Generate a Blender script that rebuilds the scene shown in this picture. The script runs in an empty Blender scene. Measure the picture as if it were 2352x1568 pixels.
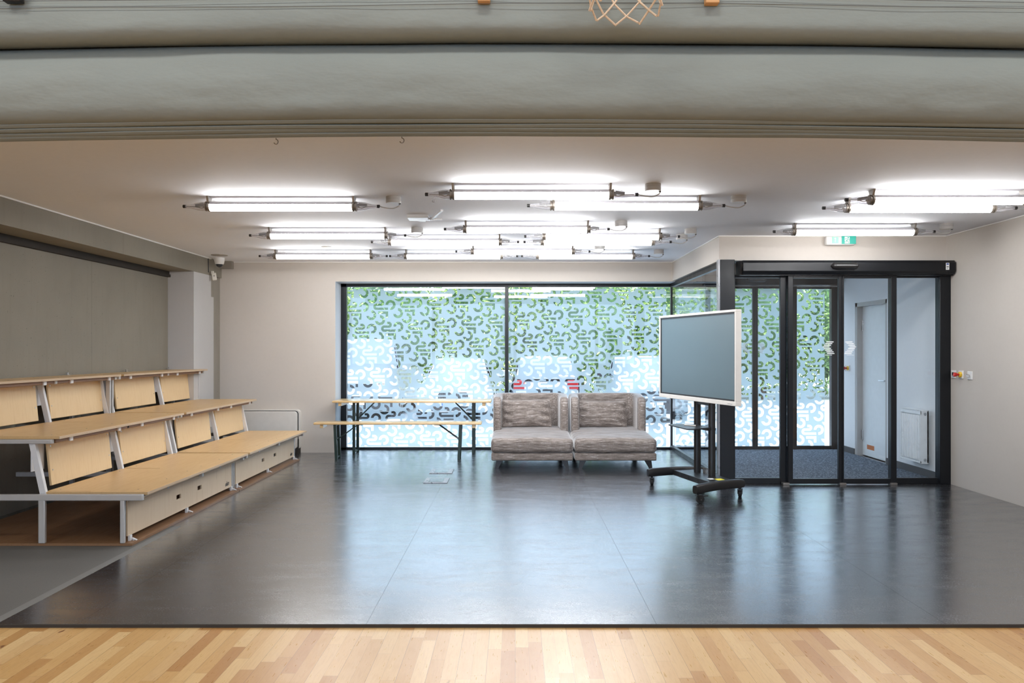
import bpy, bmesh, math, random
from mathutils import Vector, Matrix
random.seed(7)
PI = math.pi
R = math.radians
SC = bpy.context.scene
COL = SC.collection
F, CX, CY, H = 1800.0, 1183.0, 804.0, 1.43      # focal length in pixels, vanishing point, eye height

def at(px, py, Y):
    return Vector(((px - CX) * Y / F, Y, H - (py - CY) * Y / F))
def fx(px, Y): return (px - CX) * Y / F
def fz(py, Y): return H - (py - CY) * Y / F
def fl(px, py):
    Y = H * F / (py - CY)
    return Vector(((px - CX) * Y / F, Y, 0))

# ------------------------------------------------------------------ camera and render look
cam = bpy.data.cameras.new('camera'); co = bpy.data.objects.new('camera', cam); COL.objects.link(co)
co.location = (0, 0, H); co.rotation_euler = (PI / 2, 0, 0)
cam.sensor_width = 36; cam.lens = F / 2352 * 36
cam.shift_x = -7 / 2352; cam.shift_y = 20 / 2352
cam.clip_end = 200
SC.camera = co
SC.view_settings.view_transform = 'Standard'; SC.view_settings.look = 'None'
SC.view_settings.gamma = 1; SC.view_settings.exposure = 0.25
SC.view_settings.use_curve_mapping = False
SC.cycles.use_denoising = True
SC.cycles.max_bounces = 10; SC.cycles.diffuse_bounces = 5; SC.cycles.glossy_bounces = 4
SC.cycles.transmission_bounces = 6; SC.cycles.transparent_max_bounces = 24
SC.cycles.caustics_reflective = False; SC.cycles.caustics_refractive = True
SC.cycles.sample_clamp_indirect = 8

# ------------------------------------------------------------------ node helper
class NT:
    def __init__(s, name):
        s.m = bpy.data.materials.new(name); s.m.use_nodes = True
        s.t = s.m.node_tree; s.t.nodes.clear()
        s.out = s.t.nodes.new('ShaderNodeOutputMaterial')
    def n(s, typ, **kw):
        nd = s.t.nodes.new('ShaderNode' + typ)
        for k, v in kw.items(): setattr(nd, k, v)
        return nd
    def set(s, sock, v):
        if isinstance(v, bpy.types.NodeSocket): s.t.links.new(v, sock)
        elif v is not None:
            if sock.type == 'RGBA' and not isinstance(v, (int, float)) and len(v) == 3: v = (*v, 1)
            sock.default_value = v
    def math(s, op, a, b=None, c=None, clamp=False):
        nd = s.n('Math', operation=op); nd.use_clamp = clamp
        for i, v in enumerate((a, b, c)):
            if v is not None: s.set(nd.inputs[i], v)
        return nd.outputs[0]
    def add(s, a, b): return s.math('ADD', a, b)
    def sub(s, a, b): return s.math('SUBTRACT', a, b)
    def mul(s, a, b): return s.math('MULTIPLY', a, b)
    def mn(s, a, b): return s.math('MINIMUM', a, b)
    def mx(s, a, b): return s.math('MAXIMUM', a, b)
    def ab(s, a): return s.math('ABSOLUTE', a)
    def lt(s, a, b): return s.math('LESS_THAN', a, b)
    def gt(s, a, b): return s.math('GREATER_THAN', a, b)
    def coord(s, kind='Object'): return s.n('TexCoord').outputs[kind]
    def pos(s): return s.n('NewGeometry').outputs['Position']
    def xyz(s, v):
        nd = s.n('SeparateXYZ'); s.set(nd.inputs[0], v); return nd.outputs
    def comb(s, x, y, z):
        nd = s.n('CombineXYZ')
        for i, v in enumerate((x, y, z)): s.set(nd.inputs[i], v)
        return nd.outputs[0]
    def mapv(s, v, scale=(1, 1, 1), loc=(0, 0, 0), rot=(0, 0, 0)):
        nd = s.n('Mapping'); s.set(nd.inputs[0], v)
        nd.inputs['Scale'].default_value = scale; nd.inputs['Location'].default_value = loc; nd.inputs['Rotation'].default_value = rot
        return nd.outputs[0]
    def noise(s, v, scale=5, detail=2, rough=.5, out=0):
        nd = s.n('TexNoise'); s.set(nd.inputs['Vector'], v)
        nd.inputs['Scale'].default_value = scale; nd.inputs['Detail'].default_value = detail; nd.inputs['Roughness'].default_value = rough
        return nd.outputs[out]
    def mix(s, f, a, b, blend='MIX'):
        nd = s.n('Mix', data_type='RGBA', blend_type=blend)
        s.set(nd.inputs[0], f); s.set(nd.inputs[6], a); s.set(nd.inputs[7], b)
        return nd.outputs[2]
    def ramp(s, f, stops):
        nd = s.n('ValToRGB'); s.set(nd.inputs[0], f)
        cr = nd.color_ramp
        while len(cr.elements) < len(stops): cr.elements.new(.5)
        for e, (p, c) in zip(cr.elements, stops):
            e.position = p; e.color = (*c, 1) if len(c) == 3 else c
        return nd.outputs[0]
    def mapr(s, v, a, b, c=0., d=1.):
        nd = s.n('MapRange'); s.set(nd.inputs[0], v)
        for i, q in enumerate((a, b, c, d)): nd.inputs[1 + i].default_value = q
        return nd.outputs[0]
    def bump(s, h, strength=.2, dist=.01):
        nd = s.n('Bump'); nd.inputs['Strength'].default_value = strength; nd.inputs['Distance'].default_value = dist
        s.set(nd.inputs['Height'], h); return nd.outputs[0]
    def pbsdf(s, color, rough=.5, metal=0., spec=.5, ior=None, normal=None, coat=None, sheen=None, trans=None, emis=None, estr=0, link=True):
        nd = s.n('BsdfPrincipled')
        s.set(nd.inputs['Base Color'], color); s.set(nd.inputs['Roughness'], rough); s.set(nd.inputs['Metallic'], metal)
        s.set(nd.inputs['Specular IOR Level'], spec)
        if ior: nd.inputs['IOR'].default_value = ior
        if normal is not None: s.set(nd.inputs['Normal'], normal)
        if coat:
            s.set(nd.inputs['Coat Weight'], coat[0]); s.set(nd.inputs['Coat Roughness'], coat[1])
            if normal is not None: s.set(nd.inputs['Coat Normal'], normal)
        if sheen: nd.inputs['Sheen Weight'].default_value = sheen[0]; nd.inputs['Sheen Roughness'].default_value = sheen[1]
        if trans: nd.inputs['Transmission Weight'].default_value = trans
        if emis: s.set(nd.inputs['Emission Color'], emis); nd.inputs['Emission Strength'].default_value = estr
        if link: s.t.links.new(nd.outputs[0], s.out.inputs[0])
        return nd.outputs[0]
    def surf(s, sh): s.t.links.new(sh, s.out.inputs[0])
    def mixsh(s, f, a, b):
        nd = s.n('MixShader'); s.set(nd.inputs[0], f); s.t.links.new(a, nd.inputs[1]); s.t.links.new(b, nd.inputs[2]); return nd.outputs[0]

M = {}
def plain(name, color, rough=.5, metal=0., spec=.5, var=.06, scale=14, bump=0., **kw):
    """a solid paint, metal or plastic with a faint procedural unevenness"""
    g = NT(name); c = g.coord()
    f = g.noise(c, scale, 3)
    col = g.mix(f, tuple(x * (1 - var) for x in color), tuple(min(1, x * (1 + var)) for x in color))
    rr = g.mapr(f, .3, .7, max(.02, rough - .04), min(1, rough + .04))
    nm = g.bump(g.noise(c, scale * 12, 2), bump, .004) if bump else None
    g.pbsdf(col, rr, metal, spec, normal=nm, **kw)
    M[name] = g.m; return g.m

plain('black_aluminium', (.0055, .0065, .0085), .34, 0., .35)
plain('black_plastic', (.012, .011, .011), .38)
plain('black_rubber', (.012, .012, .012), .7)
plain('black_steel', (.012, .012, .013), .36)
plain('dark_rail', (.045, .038, .032), .8, 0, .2)
plain('grey_steel', (.52, .51, .50), .38, .25)
plain('white_steel', (.74, .74, .75), .35)
plain('silver', (.62, .62, .62), .28, .9)
plain('bracket_steel', (.25, .23, .21), .38, .8)
plain('collar_brass', (.22, .19, .16), .4, .6)
plain('box_grey', (.42, .41, .40), .45)
plain('ballast_grey', (.05, .048, .046), .45)
plain('green_steel', (.008, .022, .014), .35)
plain('white_plastic', (.80, .79, .77), .4)
plain('cream_plastic', (.74, .70, .62), .45)
plain('red_plastic', (.50, .02, .015), .35)
plain('yellow_plastic', (.80, .50, .03), .4)
plain('white_enamel', (.90, .91, .91), .3)
plain('door_white', (.78, .81, .82), .42)
plain('tv_frame', (.82, .79, .74), .38)
plain('sign_green', (.02, .46, .36), .4)
plain('sign_pale_green', (.30, .78, .48), .4, emis=(.30, .85, .5), estr=.25)
plain('sticker_white', (.85, .87, .87), .5)
plain('sticker_orange', (.55, .16, .04), .5)
plain('sticker_yellow', (.80, .72, .02), .5)
plain('sticker_blue', (.03, .08, .35), .5)
plain('ink', (.012, .012, .014), .6)
plain('rope', (.80, .62, .46), .8, var=.25, scale=120, bump=.4)
plain('orange_wood', (.66, .36, .16), .6)
plain('heater_white', (.74, .71, .66), .35)
plain('car_white', (.40, .42, .45), .16, coat=(1, .05))
plain('car_silver', (.34, .37, .40), .2, .3, coat=(1, .05))
plain('car_dark', (.02, .023, .028), .3)
plain('car_glass', (.03, .04, .045), .03, spec=.5, ior=2.6)
plain('car_red', (.22, .008, .012), .15)
plain('car_chrome', (.75, .75, .76), .12, 1.)
plain('lamp_glass', (.70, .72, .74), .08)
plain('bark', (.06, .045, .035), .8, var=.4)
plain('pale_strip', (.165, .165, .16), .6)
plain('tray_grey', (.55, .53, .56), .4)

def m_plaster(name, color, var=.05, bump=.06):
    g = NT(name); p = g.pos()
    f = g.noise(p, 1.3, 4, .55); f2 = g.noise(p, 26, 3)
    c = g.mix(f, tuple(x * (1 - var) for x in color), tuple(min(1, x * (1 + var)) for x in color))
    c = g.mix(g.mul(g.mapr(f2, .45, .75), .12), c, tuple(x * .86 for x in color))
    g.pbsdf(c, .75, 0, .3, normal=g.bump(g.noise(p, 180, 2), bump, .002)); M[name] = g.m
m_plaster('plaster', (.58, .535, .485))
m_plaster('plaster_cool', (.53, .52, .51))
m_plaster('ceiling_paint', (.86, .875, .925), .025)
m_plaster('plaster_daylit', (.83, .84, .85), .03)  # lighter, cooler copy of the wall plaster; daylight put into its colour
m_plaster('hall_white', (.62, .60, .56))
m_plaster('reveal_paint', (.52, .54, .56))

def m_concrete(name, color):
    g = NT(name); p = g.pos()
    f = g.noise(p, 1.6, 6, .6); st = g.noise(g.mapv(p, (5, 5, .5)), 3, 4, .6); sp = g.noise(p, 60, 2)
    c = g.mix(f, tuple(x * .85 for x in color), tuple(x * 1.14 for x in color))
    c = g.mix(g.mul(g.mapr(st, .5, .72), .14), c, tuple(x * .6 for x in color))
    c = g.mix(g.mapr(sp, .70, .74), c, tuple(x * .5 for x in color))
    x, y, z = g.xyz(p)
    joint = g.lt(g.ab(g.sub(g.math('FRACT', g.math('DIVIDE', g.add(y, .55), 2.5)), .5)), .0015)
    c = g.mix(g.mul(joint, .5), c, tuple(x * .55 for x in color))
    g.pbsdf(c, .7, 0, .35, normal=g.bump(g.noise(p, 90, 3), .12, .004)); M[name] = g.m
m_concrete('concrete', (.26, .235, .19))
m_concrete('concrete_pale', (.30, .275, .235))

def m_lino():
    g = NT('linoleum'); p = g.pos(); x, y, z = g.xyz(p)
    f = g.noise(p, 3, 5, .6); fl_ = g.noise(g.mapv(p, (22, 70, 22)), 4, 4, .65); sp = g.noise(p, 130, 1)
    c = g.mix(f, (.012, .012, .015), (.022, .022, .026))
    c = g.mix(g.mul(g.mapr(fl_, .5, .72), .6), c, (.055, .055, .06))
    c = g.mix(g.mapr(sp, .68, .74), c, (.13, .13, .14))
    seam = None
    for sx in (-2.29, -.777, .738, 2.25):
        q = g.lt(g.ab(g.sub(x, sx)), .0022); seam = q if seam is None else g.mx(seam, q)
    c = g.mix(g.mul(seam, .75), c, (.012, .012, .014))
    sm = g.noise(g.mapv(p, (1.2, 3, 1)), 2.2, 5, .65)
    worn = g.mul(g.mapr(fl_, .42, .72), .07)
    rr = g.add(g.mapr(sm, .3, .7, .20, .27), g.add(worn, g.mul(g.mapr(sp, .6, .8), .06)))
    hgt = g.sub(g.add(g.mul(fl_, .6), g.mul(sp, .4)), g.mul(seam, 2.))
    cw = g.mul(g.sub(1., g.mul(g.mapr(sp, .6, .75), .4)), g.sub(1., g.mul(seam, .55)))
    g.pbsdf(c, rr, 0, g.sub(.5, g.mul(seam, .2)), ior=2.0, coat=(cw, g.add(rr, -.03)), normal=g.bump(hgt, .045, .002)); M['linoleum'] = g.m
m_lino()

def m_greyfloor():
    g = NT('grey_floor'); p = g.pos()
    f = g.noise(p, 2, 4); sp = g.noise(p, 220, 2)
    c = g.mix(f, (.105, .103, .098), (.135, .132, .125)); c = g.mix(g.mapr(sp, .62, .68), c, (.07, .07, .068))
    g.pbsdf(c, .6, 0, .4); M['grey_floor'] = g.m
m_greyfloor()

def m_carpet():
    g = NT('carpet'); p = g.pos()
    f = g.noise(p, 48, 3, .75); f2 = g.noise(p, 120, 2)
    c = g.ramp(f, [(.35, (.035, .045, .062)), (.52, (.11, .135, .17)), (.68, (.34, .39, .45))])
    g.pbsdf(c, .95, 0, .2, normal=g.bump(f2, .8, .01)); M['carpet'] = g.m
m_carpet()

def m_parquet():
    g = NT('parquet'); p = g.pos(); x, y, z = g.xyz(p)
    w, L = .0655, .62
    row = g.math('FLOOR', g.math('DIVIDE', x, w)); fr = g.math('FRACT', g.math('DIVIDE', x, w))
    wn = g.n('TexWhiteNoise', noise_dimensions='1D'); g.set(wn.inputs['W'], row)
    yy = g.math('DIVIDE', g.add(y, g.mul(wn.outputs[0], 7.3)), L)
    seg = g.math('FLOOR', yy); fy = g.math('FRACT', yy)
    w2 = g.n('TexWhiteNoise', noise_dimensions='2D'); g.set(w2.inputs['Vector'], g.comb(row, seg, 0))
    r1 = w2.outputs[0]
    base = g.ramp(r1, [(0, (.41, .205, .065)), (.25, (.53, .315, .12)), (.6, (.60, .385, .165)), (.85, (.655, .455, .22)), (1, (.47, .25, .088))])
    off = g.comb(g.mul(r1, 31.), g.mul(wn.outputs[0], 17.), 0)
    v = g.n('VectorMath', operation='ADD'); g.set(v.inputs[0], p); g.set(v.inputs[1], off)
    gr = g.noise(g.mapv(v.outputs[0], (34, 3.2, 1)), 2.6, 5, .6)
    c = g.mix(g.mul(g.mapr(gr, .48, .75), .28), base, (.36, .17, .07))
    kn = g.noise(g.mapv(v.outputs[0], (9, 5, 1)), 1.5, 2)
    c = g.mix(g.mapr(kn, .725, .775), c, (.17, .065, .025))
    gap = g.mx(g.lt(fr, .018), g.lt(fy, .0035))
    two = g.lt(g.math('FRACT', g.math('DIVIDE', x, w * 2)), .012)
    c = g.mix(g.mul(gap, .45), c, (.16, .08, .035)); c = g.mix(g.mul(two, .6), c, (.09, .05, .03))
    g.pbsdf(c, g.mapr(gr, .3, .7, .26, .36), 0, .5, ior=1.58, normal=g.bump(gr, .02, .002)); M['parquet'] = g.m
m_parquet()

def m_wood(name, a, b, dark, axis, rough=.4, knots=.78, ior=1.5, dens=26):
    g = NT(name); c0 = g.coord()
    oi = g.n('ObjectInfo').outputs['Random']
    v = g.n('VectorMath', operation='ADD'); g.set(v.inputs[0], c0); g.set(v.inputs[1], g.comb(g.mul(oi, 13), g.mul(oi, 7), g.mul(oi, 5)))
    sc = [dens, dens, dens]; sc[axis] = 1.6
    gr = g.noise(g.mapv(v.outputs[0], sc), 2.2, 5, .62); lo = g.noise(v.outputs[0], 1.7, 3)
    c = g.mix(lo, a, b); c = g.mix(g.mul(g.mapr(gr, .5, .78), .4), c, dark)
    sk = [5, 5, 5]; sk[axis] = 2.4
    c = g.mix(g.mul(g.mapr(g.noise(g.mapv(v.outputs[0], sk), 1.6, 2), knots, knots + .06), .8), c, tuple(x * .6 for x in dark))
    g.pbsdf(c, g.mapr(gr, .3, .7, rough - .05, rough + .05), 0, .5, ior=ior, normal=g.bump(gr, .02, .002)); M[name] = g.m
m_wood('birch_seat', (.62, .40, .18), (.70, .48, .24), (.50, .29, .12), 1, .36)
m_wood('birch_panel', (.74, .54, .29), (.80, .61, .36), (.62, .41, .20), 2, .42)
m_wood('birch_front', (.66, .52, .36), (.74, .60, .44), (.56, .41, .27), 2, .45)
m_wood('brown_board', (.20, .105, .05), (.26, .14, .07), (.13, .065, .03), 1, .45)
m_wood('pine', (.68, .47, .23), (.76, .55, .29), (.55, .30, .10), 0, .2, .74, 1.7)

def m_plyedge():
    g = NT('ply_edge'); x, y, z = g.xyz(g.pos())
    f = g.math('FRACT', g.mul(z, 240.))
    c = g.mix(g.gt(f, .5), (.62, .50, .36), (.42, .28, .16)); g.pbsdf(c, .5); M['ply_edge'] = g.m
m_plyedge()

def m_fabric():
    g = NT('sofa_fabric'); p = g.coord()
    s1 = g.noise(g.mapv(p, (4.5, 58, 58)), 1.5, 5, .75); s2 = g.noise(g.mapv(p, (75, 75, 8)), 1.2, 3, .6); lo = g.noise(p, 2.5, 2)
    c = g.ramp(s1, [(.32, (.046, .037, .033)), (.45, (.175, .146, .129)), (.57, (.32, .28, .255)), (.69, (.70, .67, .66))])
    c = g.mix(g.mul(g.mapr(s2, .4, .7), .4), c, (.16, .125, .105)); c = g.mix(g.mul(lo, .12), c, (.36, .30, .27))
    g.pbsdf(c, .82, 0, .4, sheen=(1., .3), normal=g.bump(s1, .25, .004)); M['sofa_fabric'] = g.m
m_fabric()

def m_curtain():
    g = NT('curtain_cloth'); p = g.pos()
    lo = g.noise(g.mapv(p, (.9, 1, 1.6)), 1.2, 4, .55); w = g.noise(g.mapv(p, (60, 60, 260)), 3, 2)
    c = g.mix(lo, (.215, .238, .228), (.285, .31, .29)); c = g.mix(g.mul(g.mapr(w, .45, .7), .12), c, (.17, .185, .175))
    g.pbsdf(c, .7, 0, .4, normal=g.bump(g.noise(g.mapv(p, (1.2, 1, 3)), 2.2, 4), .35, .05)); M['curtain_cloth'] = g.m
m_curtain()

def m_screen():
    g = NT('tv_screen'); p = g.coord(); f = g.noise(p, 3, 2)
    g.pbsdf(g.mix(f, (.075, .128, .155), (.085, .140, .167)), .42, 0, .5, ior=1.9); M['tv_screen'] = g.m
m_screen()

def m_glass(name, tint, refl=.06, gain=.85):
    """a thin clear pane: lets light straight through, mirrors more at a glancing angle"""
    g = NT(name)
    lw = g.n('LayerWeight'); lw.inputs['Blend'].default_value = .5
    fac = g.add(g.mul(g.math('POWER', lw.outputs['Facing'], 4.0), gain), refl)
    sp = g.noise(g.pos(), 1.2, 2)
    tr = g.n('BsdfTransparent'); g.set(tr.inputs[0], g.mix(sp, tint, tuple(min(1, x * 1.01) for x in tint)))
    gl = g.n('BsdfGlossy'); gl.inputs['Roughness'].default_value = .015; g.set(gl.inputs['Color'], (1, 1, 1))
    g.surf(g.mixsh(g.math('MINIMUM', fac, 1.), tr.outputs[0], gl.outputs[0])); M[name] = g.m
m_glass('pane_glass', (.93, .97, .965), .05)
m_glass('door_glass', (.93, .965, .985), .05)
def m_acrylic():
    g = NT('clear_acrylic')
    lw = g.n('LayerWeight'); lw.inputs['Blend'].default_value = .5
    tr = g.n('BsdfTransparent'); g.set(tr.inputs[0], g.mix(g.noise(g.coord(), 8, 2), (.90, .90, .92), (.94, .94, .96)))
    gl = g.n('BsdfGlossy'); gl.inputs['Roughness'].default_value = .12
    df = g.n('BsdfDiffuse'); g.set(df.inputs[0], (.92, .92, .95))
    b = g.mixsh(g.add(.20, g.mul(g.math('POWER', lw.outputs['Facing'], 3.), .5)), tr.outputs[0], df.outputs[0])
    g.surf(g.mixsh(g.add(.08, g.mul(g.math('POWER', lw.outputs['Facing'], 4.), .6)), b, gl.outputs[0])); M['clear_acrylic'] = g.m
m_acrylic()

def m_tube():
    g = NT('tube_light')
    f = g.noise(g.coord(), 4, 1)
    e = g.n('Emission'); g.set(e.inputs[0], g.mix(f, (1, .985, .97), (.98, .985, 1))); e.inputs[1].default_value = TUBE
    g.surf(e.outputs[0]); M['tube_light'] = g.m
TUBE = 36.0
m_tube()

def m_film():
    """frosted window film with the repeating cut-out figures (clear where they are cut)"""
    g = NT('frosted_film'); x, y, z = g.xyz(g.pos())
    U = 1.0705e-3
    X0, Z0 = -1.584, 2.114
    px = g.math('DIVIDE', g.sub(x, X0), U); py = g.math('DIVIDE', g.sub(Z0, z), U)    # film units, y down
    a = (361., -27.); b = (105., 295.); det = a[0] * b[1] - b[0] * a[1]
    def cell(cx, cy):
        qx, qy = g.sub(px, cx), g.sub(py, cy)
        u = g.add(g.mul(qx, b[1] / det), g.mul(qy, -b[0] / det))
        v = g.add(g.mul(qx, -a[1] / det), g.mul(qy, a[0] / det))
        u = g.sub(g.math('FRACT', g.add(u, 100.5)), .5); v = g.sub(g.math('FRACT', g.add(v, 100.5)), .5)
        return g.add(g.mul(u, a[0]), g.mul(v, b[0])), g.add(g.mul(u, a[1]), g.mul(v, b[1]))
    def rect(lx, ly, x0, x1, y0, y1):
        return g.mul(g.lt(g.ab(g.sub(lx, (x0 + x1) / 2)), (x1 - x0) / 2), g.lt(g.ab(g.sub(ly, (y0 + y1) / 2)), (y1 - y0) / 2))
    def ring(lx, ly, cx, cy, r, w):
        dx, dy = g.sub(lx, cx), g.sub(ly, cy)
        d = g.math('SQRT', g.add(g.mul(dx, dx), g.mul(dy, dy)))
        return g.lt(g.ab(g.sub(d, r)), w)
    lx, ly = cell(24, 0)                                   # the figure like a 2
    two = g.mul(ring(lx, ly, 28 - 24, -27, 25, 16.5), g.gt(lx, 28 - 24))
    two = g.mx(two, rect(lx, ly, 4 - 24, 29 - 24, -67.5, -36.5))
    two = g.mx(two, rect(lx, ly, -33 - 24, 29 - 24, -17.5, 13.5))
    two = g.mx(two, g.mul(ring(lx, ly, -32 - 24, 25, 27, 16.5), g.lt(lx, -32 - 24)))
    two = g.mx(two, rect(lx, ly, -33 - 24, 123 - 24, 36.5, 67.5))
    lx, ly = cell(158, 0)
    c1 = g.mul(ring(lx, ly, 0, 0, 50, 17.5), g.sub(1., g.mul(g.lt(lx, -6.), g.gt(ly, -2.))))
    lx, ly = cell(56, 130)
    bar = g.mx(rect(lx, ly, -68, 69, -42, -9), rect(lx, ly, 36, 69, -42, 42))
    lx, ly = cell(15, 206)
    c2 = g.mul(ring(lx, ly, 0, 0, 50, 17.5), g.sub(1., g.mul(g.lt(lx, 0.), g.lt(ly, 12.))))
    lx, ly = cell(-103, 138)
    c3 = g.mul(ring(lx, ly, 0, 0, 50, 17.5), g.sub(1., g.mul(g.lt(lx, 0.), g.lt(ly, 12.))))
    cut = g.mx(g.mx(two, c1), g.mx(bar, g.mx(c2, c3)))
    tl = g.n('BsdfTranslucent'); g.set(tl.inputs[0], (.262, .312, .335))
    rf = g.n('BsdfRefraction'); rf.inputs['Roughness'].default_value = .42; rf.inputs['IOR'].default_value = 1.12
    g.set(rf.inputs['Color'], (.62, .70, .73))
    df = g.n('BsdfDiffuse'); g.set(df.inputs[0], (.75, .8, .8))
    fr = g.mixsh(.27, tl.outputs[0], rf.outputs[0])
    fr = g.mixsh(.12, fr, df.outputs[0])
    tr = g.n('BsdfTransparent')
    g.surf(g.mixsh(cut, fr, tr.outputs[0])); M['frosted_film'] = g.m
m_film()

def m_leaf(name, a, b, c):
    g = NT(name); p = g.coord(); f = g.noise(p, 5, 3)
    gi = g.n('NewGeometry').outputs['Random Per Island']
    col = g.ramp(gi, [(0, a), (.55, b), (1, c)])
    d = g.n('BsdfDiffuse'); g.set(d.inputs[0], col)
    t = g.n('BsdfTranslucent'); g.set(t.inputs[0], col)
    gl = g.n('BsdfGlossy'); gl.inputs['Roughness'].default_value = .35
    g.surf(g.mixsh(.06, g.mixsh(.35, d.outputs[0], t.outputs[0]), gl.outputs[0])); M[name] = g.m
m_leaf('leaf_green', (.07, .14, .03), (.29, .41, .075), (.72, .78, .26))
m_leaf('leaf_deep', (.05, .12, .045), (.20, .34, .09), (.52, .62, .22))
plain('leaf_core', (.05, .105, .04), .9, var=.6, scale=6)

def m_paving():
    g = NT('paving'); p = g.pos()
    br = g.n('TexBrick'); g.set(br.inputs['Vector'], p); br.inputs['Scale'].default_value = 4.
    for i, c in ((1, (.48, .48, .475)), (2, (.54, .54, .53)), (3, (.34, .34, .34))): br.inputs[i].default_value = (*c, 1)
    br.inputs['Mortar Size'].default_value = .012
    c = g.mix(g.mul(g.noise(p, 9, 3), .3), br.outputs[0], (.44, .44, .435))
    g.pbsdf(c, .8); M['paving'] = g.m
m_paving()

# ------------------------------------------------------------------ mesh builder and scene helpers
ROOTM = {}
def rootmat(o):
    while o.parent is not None: o = o.parent
    return ROOTM.get(o.name, Matrix())

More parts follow.
